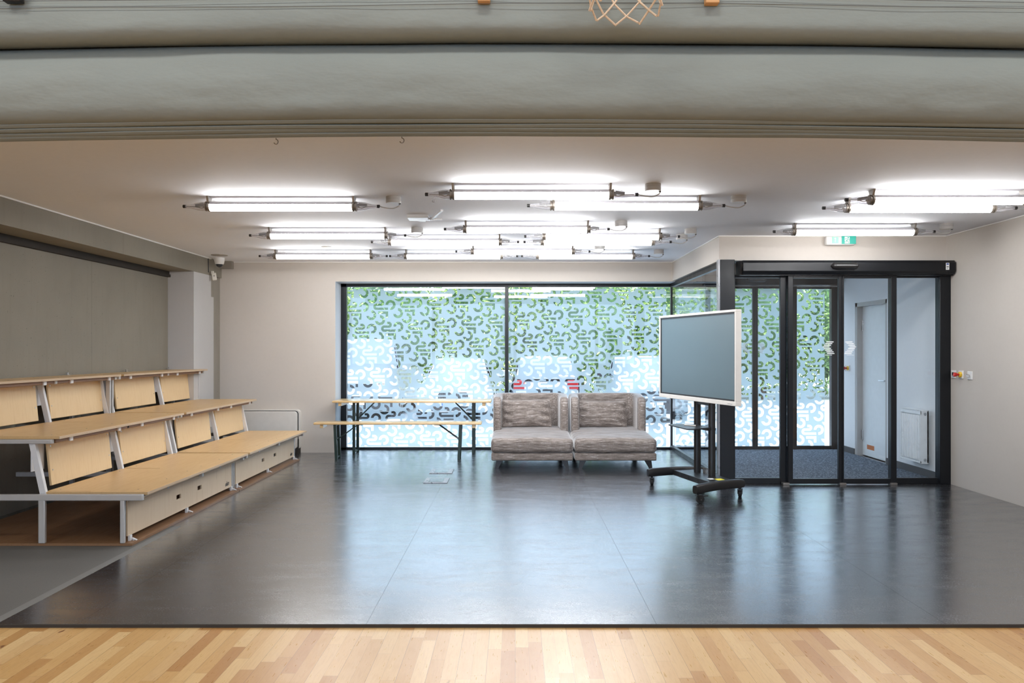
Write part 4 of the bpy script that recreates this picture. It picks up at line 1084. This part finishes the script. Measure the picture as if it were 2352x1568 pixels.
tvb(MB(), -a + .01, a - .01, .02, .065, -b + .01, b - .01).build('back_cover', 'black_plastic', tv)
tvb(MB(), a - .14, a - .06, -.001, 0, -b + .014, -b + .020).build('print', 'box_grey', tv, smooth=False)

ts = thing('tv_trolley', 'black steel television trolley on four castors beside the sofa', 'trolley', (1.9, 7.95, 0))
f1a, f1b = Vector((1.673, 7.29, .132)), Vector((2.22, 7.647, .132)); f2a, f2b = Vector((1.406, 8.30, .132)), Vector((2.037, 8.447, .132))
def foot(a, b):
    m = MB(); d = (b - a).normalized(); side = Vector((d.y, -d.x, 0)); secs = []
    for i in range(15):
        tt = i / 14; c = a.lerp(b, tt) + Vector((0, 0, .012 * math.sin(PI * tt))); e = min(tt, 1 - tt) * (b - a).length; k = 1 if e > .02 else .86
        secs.append([c + side * (.034 * k * math.copysign(abs(math.cos(q)) ** .6, math.cos(q))) + Vector((0, 0, .044 * k * math.copysign(abs(math.sin(q)) ** .6, math.sin(q)))) for q in [2 * PI * j / 16 for j in range(16)]])
    return m.loft(secs).build('foot_bar', 'black_steel', ts, fixnorm=True, angle=50)
foot(f1a, f1b); foot(f2a, f2b)
pl = [f2a.lerp(f2b, .42), f2a.lerp(f2b, .92), f1a.lerp(f1b, .86), f1a.lerp(f1b, .42)]
pb = MB().prism([(p.x, p.y, .105) for p in pl], (0, 0, .055)).build('base_plate', 'black_steel', ts, fixnorm=True, bevel=.003)
m = MB(); pa, pz = pl[0], pl[3]; dd = (pz - pa).normalized(); nn = Vector((-abs(dd.y), -abs(dd.x) * (1 if dd.x > 0 else -1), 0)).normalized()
nn = Vector((dd.y, -dd.x, 0)); nn = nn if nn.x < 0 else -nn
for tt in (.2, .42, .62): q = pa.lerp(pz, tt); m.lathe([(0, .018), (.001, .018)], (q.x + nn.x * .0, q.y + nn.y * .0, .132), nn, 14)
m.build('bolt_hole', 'ink', pb, smooth=False)
q = at(1650, 1100, 7.72); MB().obox((2.01, 7.70, .1605), (.9, .3, 0), (-.3, .9, 0), (0, 0, 1), .04, .05, .0005).build('warning_label', 'sticker_yellow', pb, smooth=False)
MB().obox((1.935, 7.735, .1605), (.9, .3, 0), (-.3, .9, 0), (0, 0, 1), .03, .03, .0005).build('label', 'sticker_white', pb, smooth=False)
u = Vector((.28, -.96, 0)); nrm = Vector((-.96, -.28, 0))
for c in ((1.904, 8.184), (1.986, 7.906)):
    m = MB(); secs = []
    for z in (.12, 1.62): secs.append([Vector((c[0], c[1], z)) + u * (.030 * math.cos(w_)) + nrm * (.038 * math.sin(w_)) for w_ in [2 * PI * j / 20 for j in range(20)]])
    m.loft(secs).build('column', 'black_steel', ts, fixnorm=True, angle=50)
cc = Vector((1.945, 8.045, 0))
m = MB()
for z in (1.12, 1.58): m.obox(cc + nrm * .045 + Vector((0, 0, z)), u, nrm, (0, 0, 1), .34, .012, .03)
for s in (-.26, .26): m.obox(cc + nrm * .066 + u * s + Vector((0, 0, 1.36)), u, nrm, (0, 0, 1), .025, .012, .30)
m.build('mount_frame', 'black_steel', ts)
MB().obox(cc + Vector((0, 0, .9)), u, nrm, (0, 0, 1), .13, .02, .03).build('cross_tie', 'black_steel', ts)
MB().obox(cc + u * .02 + nrm * -.03 + Vector((0, 0, .19)), u, nrm, (0, 0, 1), .10, .003, .03).build('foot_plate', 'silver', ts)
sh = [(1.60, 8.18), (1.687, 7.706), (1.76, 7.69), (1.97, 7.86), (1.89, 8.22), (1.68, 8.24)]
sf = MB().prism([(p[0], p[1], .645) for p in sh], (0, 0, .012)).build('shelf', 'black_steel', ts, fixnorm=True, bevel=.002)
MB().obox(cc + nrm * .02 + Vector((0, 0, .635)), u, nrm, (0, 0, 1), .17, .05, .012).build('shelf_bracket', 'black_steel', sf)
def castor(p, ang, brake=True):
    o = MB().tube([(p.x, p.y, .09), (p.x, p.y, .072)], .012, 10)
    d = Vector((math.cos(ang), math.sin(ang), 0)); s_ = Vector((-d.y, d.x, 0)); c = Vector((p.x, p.y, .038)) + d * .022
    o.obox(Vector((p.x, p.y, .075)) + d * .012, d, s_, (0, 0, 1), .03, .022, .006)
    for q in (-1, 1): o.obox(c + s_ * q * .021 + Vector((0, 0, .018)), d, s_, (0, 0, 1), .018, .003, .026)
    if brake: o.obox(c + d * .045 + Vector((0, 0, .032)), d, s_, (0, 0, 1), .03, .014, .004)
    k = o.build('castor', 'black_plastic', ts)
    MB().lathe([(-.016, .02), (-.016, .034), (-.012, .038), (.012, .038), (.016, .034), (.016, .02)], c, s_, 24).build('wheel', 'black_rubber', k)
    MB().lathe([(-.024, .006), (.024, .006)], c, s_, 10).build('axle', 'silver', k)
castor(f1a.lerp(f1b, .06), R(12)); castor(f1a.lerp(f1b, .94), R(70)); castor(f2a.lerp(f2b, .07), R(75)); castor(f2a.lerp(f2b, .93), R(30))
pn = thing('pen', 'pale touch pen lying on the trolley shelf', 'pen', (1.78, 8.0, .663))
MB().tube([(1.74, 8.06, .663), (1.84, 7.97, .663)], .006, 10).build('barrel', 'tv_frame', pn)
MB().lathe([(0, .006), (.012, .002)], (1.84, 7.97, .663), (.1, -.09, 0), 10).build('tip', 'ink', pn)

# ------------------------------------------------------------------ gathered curtain at the top
cu = thing('gathered_curtain', 'heavy grey divider curtain gathered in horizontal folds across the ceiling edge', 'curtain', (0, 3.9, 2.7))
def bag(prof, seed, amp=.012, nx=70, x0=-3.6, x1=3.6, bow=.0042, name='fold', mat='curtain_cloth'):
    P = [Vector(p) for p in prof]; fine = []
    for i in range(len(P) - 1):
        p0, p1, p2, p3 = [P[max(0, min(len(P) - 1, i + d))] for d in (-1, 0, 1, 2)]
        for k in range(6):
            t = k / 6; fine.append(.5 * ((2 * p1) + (p2 - p0) * t + (2 * p0 - 5 * p1 + 4 * p2 - p3) * t * t + (-p0 + 3 * p1 - 3 * p2 + p3) * t ** 3))
    fine.append(P[-1]); rows = []
    for i, q in enumerate(fine):
        row = []
        for k in range(nx + 1):
            x = x0 + (x1 - x0) * k / nx
            dy = amp * mnoise.noise(Vector((x * .9, q.y * 5, seed))) + amp * .5 * mnoise.noise(Vector((x * 2.3, q.y * 9, seed + 3)))
            dz = amp * .35 * mnoise.noise(Vector((x * .7, seed, q.y * 2)))
            row.append(Vector((x, q.x + dy, q.y + dz - bow * x * x)))
        rows.append(row)
    return MB().grid(rows).build(name, mat, cu, angle=180, solid=.003)
# profile points are (distance, height)
bag([(4.06, 2.60), (3.97, 2.585), (3.89, 2.592), (3.845, 2.63), (3.825, 2.70), (3.82, 2.77), (3.835, 2.85), (3.87, 2.915), (3.93, 2.96), (4.02, 3.0)], 1.3, .014)
bag([(4.02, 3.0), (3.93, 2.968), (3.86, 2.955), (3.80, 2.962), (3.765, 2.99), (3.755, 3.05), (3.76, 3.12), (3.785, 3.20), (3.82, 3.28), (3.86, 3.40), (3.9, 3.6)], 7.7, .012)
for i, (yy, zz) in enumerate(((3.93, 2.578), (3.96, 2.562), (3.99, 2.55), (4.02, 2.538))):
    bag([(4.10, zz + .018), (yy + .03, zz - .002), (yy, zz + .003), (yy - .003, zz + .010), (yy + .04, zz + .016), (4.1, zz + .022)], 11 + i * 5, .010, name='layer')
for zz, sd in ((3.115, 21), (3.085, 24)):
    pts = []
    for k in range(50):
        x = -3.2 + 6.4 * k / 49; pts.append((x, 3.742 + .003 * math.sin(x * 2 + sd), zz + .016 * mnoise.noise(Vector((x * .5, sd, 0))) - .0042 * x * x))
    MB().tube(pts, .0016, 5).build('cord', 'cord_grey', cu)
for pxa, pxb, pyb, mt in ((1097, 1126, 4, 'orange_wood'), (1620, 1652, 8, 'orange_wood'), (8, 48, 4, 'black_plastic')):
    Yc = 3.72; MB().box(fx(pxa, Yc), fx(pxb, Yc), Yc - .01, Yc + .03, fz(pyb, Yc), fz(pyb, Yc) + .09).build('strap', mt, cu, bevel=.004)

# ------------------------------------------------------------------ basketball net hanging in from above
bn = thing('basketball_net', 'beige rope basketball net hanging in front of the grey curtain', 'net', (fx(1437, 3.5), 3.5, 3.35))
cxn = fx(1437, 3.5); Rt, Rb = .225, .16; zr, zb_ = 3.38, 2.945
MB().tube([(cxn + Rt * math.cos(R(a)), 3.5 + Rt * math.sin(R(a)), zr) for a in range(0, 361, 12)], .009, 8, caps=False).build('rim', 'orange_wood', bn)
m = MB(); nl = 9; lev = [zr, 3.26, 3.15, 3.05, zb_ + .045, zb_]; rad = [Rt, .20, .18, .165, .158, Rb]
for k in range(nl):
    for par in (0, 1):
        pts = []
        for i, z in enumerate(lev):
            an = 2 * PI * (k + (.5 * i if par else -.5 * i)) / nl; jit = .012 * mnoise.noise(Vector((k * 1.7, i * 2.1, par)))
            pts.append((cxn + (rad[i] + jit) * math.cos(an), 3.5 + (rad[i] + jit) * math.sin(an), z + (.02 * mnoise.noise(Vector((k * 2.3, i, 9))) if i > 2 else 0)))
        m.tube(pts, .0048, 6)
m.build('rope_mesh', 'rope', bn)
# ------------------------------------------------------------------ outside: pavement, parked cars, trees
G = -.2
struct('ground', MB().box(-40, 40, YW + .12, 70, -.6, G), 'paving', 'pale paved yard outside the window', 'pavement')

def car(kind, label, x, yfront, body, rear=False):
    """a parked car; its near end lies at yfront and faces the window"""
    o = thing('car', label, 'car', (x, yfront, G))
    P = dict(hatch=dict(w=.86, L=4.0, hood=.92, cowl=.98, roof=1.50, c0=1.0, c1=1.75, c2=3.1, c3=3.85),
             saloon=dict(w=.91, L=4.7, hood=.80, cowl=.93, roof=1.42, c0=1.35, c1=2.15, c2=3.2, c3=4.1),
             rear=dict(w=.85, L=3.9, hood=.95, cowl=1.0, roof=1.50, c0=.12, c1=.50, c2=2.4, c3=3.1),
             van=dict(w=.98, L=5.0, hood=1.05, cowl=1.12, roof=1.92, c0=.75, c1=1.45, c2=4.8, c3=4.95))[kind]
    w, L = P['w'], P['L']; g = lambda a, b, c: Vector((x + a, yfront + b, G + c))
    def ring(yy, hw, zl, zb, zt, tw):
        half = [(0, zl), (hw * .86, zl), (hw, zl + .10), (hw, zb), (hw * .97, zb + .05), (tw, zt), (tw * .6, zt + .012), (0, zt + .016)]
        return [g(a, yy, c) for a, c in half] + [g(-a, yy, c) for a, c in half[-2:0:-1]]
    hd = P['hood']
    secs = [ring(0, w * .80, .28, .52, hd - .20, w * .74), ring(.06, w * .92, .20, .58, hd - .09, w * .84), ring(.30, w, .18, .62, hd - .03, w * .88), ring(P['c0'], w, .18, .68, P['cowl'], w * .9),
            ring(P['c3'], w, .18, .70, P['cowl'] + .02, w * .9), ring(L - .25, w * .97, .18, .66, P['cowl'] - .05, w * .86), ring(L, w * .84, .28, .6, P['cowl'] - .25, w * .76)]
    MB().loft(secs).build('body', body, o, angle=30, fixnorm=True)
    def cab(yy, z0, hw0, z1, hw1):
        return [g(-hw0, yy, z0), g(hw0, yy, z0), g(hw1, yy, z1), g(hw1 * .5, yy, z1 + .02), g(-hw1 * .5, yy, z1 + .02), g(-hw1, yy, z1)]
    rf = P['roof']; cw = P['cowl']
    MB().loft([cab(P['c0'], cw - .05, w * .86, cw, w * .82), cab(P['c1'], cw - .02, w * .88, rf - .03, w * .68), cab((P['c1'] + P['c2']) / 2, cw, w * .88, rf, w * .70), cab(P['c2'], cw, w * .88, rf - .02, w * .68), cab(P['c3'], cw - .02, w * .84, cw + .05, w * .76)]).build('cabin', body, o, angle=30, fixnorm=True)
    d = Vector((0, P['c1'] - P['c0'], rf - .03 - cw)); n_ = Vector((0, -d.z, d.y)).normalized() * .012
    a0, a1 = .10, .90
    q = [g(-w * .76, P['c0'] + d.y * a0, cw + d.z * a0), g(w * .76, P['c0'] + d.y * a0, cw + d.z * a0), g(w * .64, P['c0'] + d.y * a1, cw + d.z * a1), g(-w * .64, P['c0'] + d.y * a1, cw + d.z * a1)]
    MB().prism([p + n_ * .2 for p in q], n_).build('windscreen', 'car_glass', o, fixnorm=True)
    for s in (-1, 1):
        z0, z1 = cw + .06, rf - .12
        q = [g(s * (w * .885), P['c0'] + .42, z0), g(s * (w * .885), P['c2'] + .2, z0), g(s * (w * .735), P['c2'], z1), g(s * (w * .735), P['c1'] + .1, z1)]
        MB().prism(q, (s * .012, 0, .004)).build('side_window', 'car_glass', o, fixnorm=True)
        MB().rbox(x + s * (w + .10) - .11, x + s * (w + .10) + .11, yfront + P['c1'] - .45, yfront + P['c1'] - .33, G + cw + .02, G + cw + .17, .04, (2, 1, 2)).build('mirror', body if kind != 'hatch' else 'car_dark', o)
        for yy in (.82, L - .80):
            wh = MB().lathe([(-.10, .2), (-.10, .30), (-.07, .325), (.07, .325), (.10, .30), (.10, .2)], g(s * (w - .09), yy, .325), (1, 0, 0), 28).build('wheel', 'black_rubber', o)
            MB().lathe([(.0, .20), (.02, .19), (.03, .05), (.035, .0)], g(s * (w - .0), yy, .325), (s, 0, 0), 20).build('rim', 'silver', wh)
    if rear:
        for s in (-1, 1):
            MB().rbox(x + s * w * .74 - .13, x + s * w * .74 + .13, yfront - .02, yfront + .10, G + .70, G + .93, .03, (2, 1, 2)).build('tail_light', 'car_red', o)
            MB().box(x + s * w * .62 - .12, x + s * w * .62 + .12, yfront - .012, yfront + .1, G + .44, G + .50).build('reflector', 'car_red', o)
        MB().box(x - w * .48, x + w * .48, yfront - .016, yfront + .05, G + .60, G + .72).build('plate_recess', 'car_dark', o)
        m = MB()
        for rx, rz in ((.075, .05), (.028, .05), (.055, .02)): m.tube([(x + rx * math.cos(R(k)), yfront - .022, G + .785 + (rz - .05) * .9 + rz * math.sin(R(k))) for k in range(0, 361, 20)], .006, 6, caps=False)
        m.build('emblem', 'car_chrome', o)
    else:
        for s in (-1, 1):
            MB().rbox(x + s * w * .70 - .17, x + s * w * .70 + .17, yfront + .0, yfront + .16, G + hd - .26, G + hd - .10, .05, (3, 1, 2)).build('headlight', 'lamp_glass', o)
        if kind == 'saloon':
            for s in (-1, 1):
                m = MB(); x0_ = x + s * .19
                m.prism(rrect(x0_ - .15, x0_ + .15, G + .47, G + .66, .05, yfront - .03), (0, .05, 0)); gr = m.build('grille', 'car_dark', o, fixnorm=True)
                m = MB()
                for k in range(8): xx = x0_ - .12 + .24 * k / 7; m.box(xx - .006, xx + .006, yfront - .042, yfront - .03, G + .49, G + .64)
                m.build('grille_bar', 'car_chrome', gr)
            MB().box(x - w * .55, x + w * .55, yfront - .02, yfront + .04, G + .24, G + .34).build('air_intake', 'car_dark', o)
        else:
            MB().box(x - w * .55, x + w * .55, yfront - .02, yfront + .05, G + hd - .30, G + hd - .20).build('grille', 'car_dark', o)
            MB().rbox(x - w * .95, x + w * .95, yfront - .05, yfront + .2, G + .22, G + .56, .04, (4, 1, 2)).build('bumper', 'car_dark', o)
    zc = G + (.56 if rear else .42); yp = yfront - (.03 if rear else .06)
    pt = MB().box(x - .26, x + .26, yp, yp + .06, zc - .055, zc + .055).build('number_plate', 'sticker_white', o)
    MB().box(x - .26, x - .22, yp - .001, yp, zc - .055, zc + .055).build('plate_band', 'sticker_blue', pt, smooth=False)
    txt = {'rear': 'S KO 53', 'saloon': 'S', 'hatch': 'RA  0H', 'van': ''}[kind]
    if txt:
        m = MB(); letters(m, txt, .105, (x - .19, yp - .0015, zc - .037), (1, 0, 0), (0, 0, 1), .001); m.build('lettering', 'ink', pt, smooth=False)
    return o
car('van', 'white van parked outside behind the left edge of the window', -3.75, 18.2, 'car_white')
car('saloon', 'silver-white saloon with twin grille parked outside behind the pine table', -1.42, 18.0, 'car_white')
car('rear', 'pale hatchback with red tail lights parked outside behind the sofa', .72, 18.3, 'car_silver', True)
car('hatch', 'white car with dark bumper parked outside behind the television', 3.02, 17.4, 'car_white')

def leaves(n, rx, ry, rz, seed, size):
    rnd = random.Random(seed); mb = MB(); vs = []; fs = []
    for i in range(n):
        while True:
            p = Vector((rnd.uniform(-1, 1), rnd.uniform(-1, 1), rnd.uniform(-1, 1)))
            l = p.length
            if .45 < l < 1: break
        lump = 1 + .22 * mnoise.noise(p.normalized() * 2.6 + Vector((seed, 0, 0)))
        c = Vector((p.x * rx, p.y * ry, p.z * rz)) * lump
        d = (p.normalized() * .5 + Vector((rnd.gauss(0, .7), rnd.gauss(0, .7), rnd.gauss(-.2, .6)))).normalized()
        s = size * rnd.uniform(.6, 1.3); u = d; w = u.cross(Vector((rnd.gauss(0, 1), rnd.gauss(0, 1), rnd.gauss(0, 1)))).normalized(); nn_ = u.cross(w)
        b = len(vs)
        vs += [c - u * s, c + w * s * .33 + nn_ * s * .06, c + u * s, c - w * s * .33 + nn_ * s * .06]
        fs.append((b, b + 1, b + 2, b + 3))
    mb.v = vs; mb.f = fs; mb.mi = [0] * len(fs); return mb
def tree(label, x, yy, rx, rz, zc, seed, n, leaf_m, size=.10):
    o = thing('tree', label, 'tree', (x, yy, G)); o['group'] = 'trees behind the parked cars'
    mb = leaves(n, rx, rx * .7, rz, seed, size); c = Vector((x, yy, zc)); mb.v = [v + c for v in mb.v]
    cr = mb.build('crown', leaf_m, o, smooth=False)
    m = MB(); secs = []
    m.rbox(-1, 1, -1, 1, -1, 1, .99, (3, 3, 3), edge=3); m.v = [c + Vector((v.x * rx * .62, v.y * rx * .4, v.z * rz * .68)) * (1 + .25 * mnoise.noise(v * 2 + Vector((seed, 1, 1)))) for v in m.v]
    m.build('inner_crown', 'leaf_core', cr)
    MB().tube([(x, yy, G - .05), (x + .03, yy, .5), (x - .02, yy + .05, zc)], [.13, .10, .05], 10).build('trunk', 'bark', o)
    return o
TREES = [(-7.2, 25.0, 2.3, 2.2, 1.9, 1, 'leaf_green', 'bushy green tree outside, seen at the left edge of the window'),
         (-3.9, 24.0, 2.3, 2.3, 2.0, 2, 'leaf_deep', 'dark green tree outside behind the white van'),
         (-.9, 24.6, 2.2, 2.4, 2.05, 3, 'leaf_green', 'bright green tree outside behind the middle bar of the window'),
         (2.1, 24.2, 2.3, 2.3, 2.0, 4, 'leaf_deep', 'dark green tree outside behind the second window pane'),
         (5.1, 24.8, 2.4, 2.4, 2.05, 5, 'leaf_green', 'bright green tree outside behind the television'),
         (8.2, 25.0, 2.4, 2.4, 2.05, 6, 'leaf_deep', 'dark green tree outside behind the first outer door leaf'),
         (11.2, 25.2, 2.4, 2.3, 2.0, 7, 'leaf_deep', 'dark green tree outside behind the second outer door leaf'),
         (14.4, 25.5, 2.4, 2.3, 2.0, 8, 'leaf_green', 'green tree outside farthest to the right')]
for (x, yy, rx, rz, zc, sd, lm, lab) in TREES: tree(lab, x, yy + 1.0, rx, rz * 1.06, zc + .1, sd, 7000, lm, .085)
for k, (x, yy, rx, rz, zc, lab) in enumerate(((-5.6, 31, 4.2, 2.4, 2.4, 'tall tree behind the left row of trees'), (.8, 31, 4.2, 2.6, 2.5, 'tall tree behind the middle of the row'), (7.2, 31, 4.2, 2.6, 2.5, 'tall tree behind the right part of the row'), (13.6, 31, 4.2, 2.6, 2.5, 'tall tree at the far right behind the row'))):
    tree(lab, x, yy, rx, rz, zc, 20 + k, 5200, ('leaf_deep', 'leaf_green')[k % 2], .14)

# ------------------------------------------------------------------ daylight
W = bpy.data.worlds.new('world'); SC.world = W; W.use_nodes = True
nt = W.node_tree; bg = nt.nodes['Background']; bg.inputs[0].default_value = (.62, .77, 1., 1)
tcw = nt.nodes.new('ShaderNodeTexCoord'); sw = nt.nodes.new('ShaderNodeSeparateXYZ'); nt.links.new(tcw.outputs['Generated'], sw.inputs[0])
mw = nt.nodes.new('ShaderNodeMath'); mw.operation = 'MULTIPLY_ADD'; mw.inputs[1].default_value = SKY * .45; mw.inputs[2].default_value = SKY * .55; mw.use_clamp = False
mz = nt.nodes.new('ShaderNodeMath'); mz.operation = 'MAXIMUM'; mz.inputs[1].default_value = 0; nt.links.new(sw.outputs[2], mz.inputs[0]); nt.links.new(mz.outputs[0], mw.inputs[0])
nt.links.new(mw.outputs[0], bg.inputs[1])   # overcast sky: brighter overhead than at the horizon
sun = bpy.data.lights.new('sun', 'SUN'); sun.energy = SUN; sun.angle = R(3); sun.color = (1, .95, .86)
so_ = bpy.data.objects.new('sun', sun); COL.objects.link(so_); so_.rotation_euler = Vector((-.55, .50, -.72)).to_track_quat('-Z', 'Y').to_euler()
def portal(loc, sx, sy, rot):
    l = bpy.data.lights.new('portal', 'AREA'); l.shape = 'RECTANGLE'; l.size = sx; l.size_y = sy; l.energy = 1; l.cycles.is_portal = True
    o = bpy.data.objects.new('portal', l); COL.objects.link(o); o.location = loc; o.rotation_euler = rot
portal((1.05, YW + .14, 1.2), 7.2, 2.4, (R(-90), 0, 0))
portal((0, -8.2, 2.9), 12.8, 4.0, (R(90), 0, 0))
# unseen lamps added under the hall ceiling to light the curtain from above
for k, (lx, ly) in enumerate(((-3.5, 1.6), (0, 1.6), (3.5, 1.6), (-3.5, -3), (3.5, -3))):
    l = bpy.data.lights.new('hall_fill_lamp', 'AREA'); l.shape = 'RECTANGLE'; l.size = 1.5; l.size_y = .5; l.energy = HALL_FILL; l.color = (1, .99, .95)
    o = bpy.data.objects.new('hall_fill_lamp', l); COL.objects.link(o); o.location = (lx, ly, 5.45)
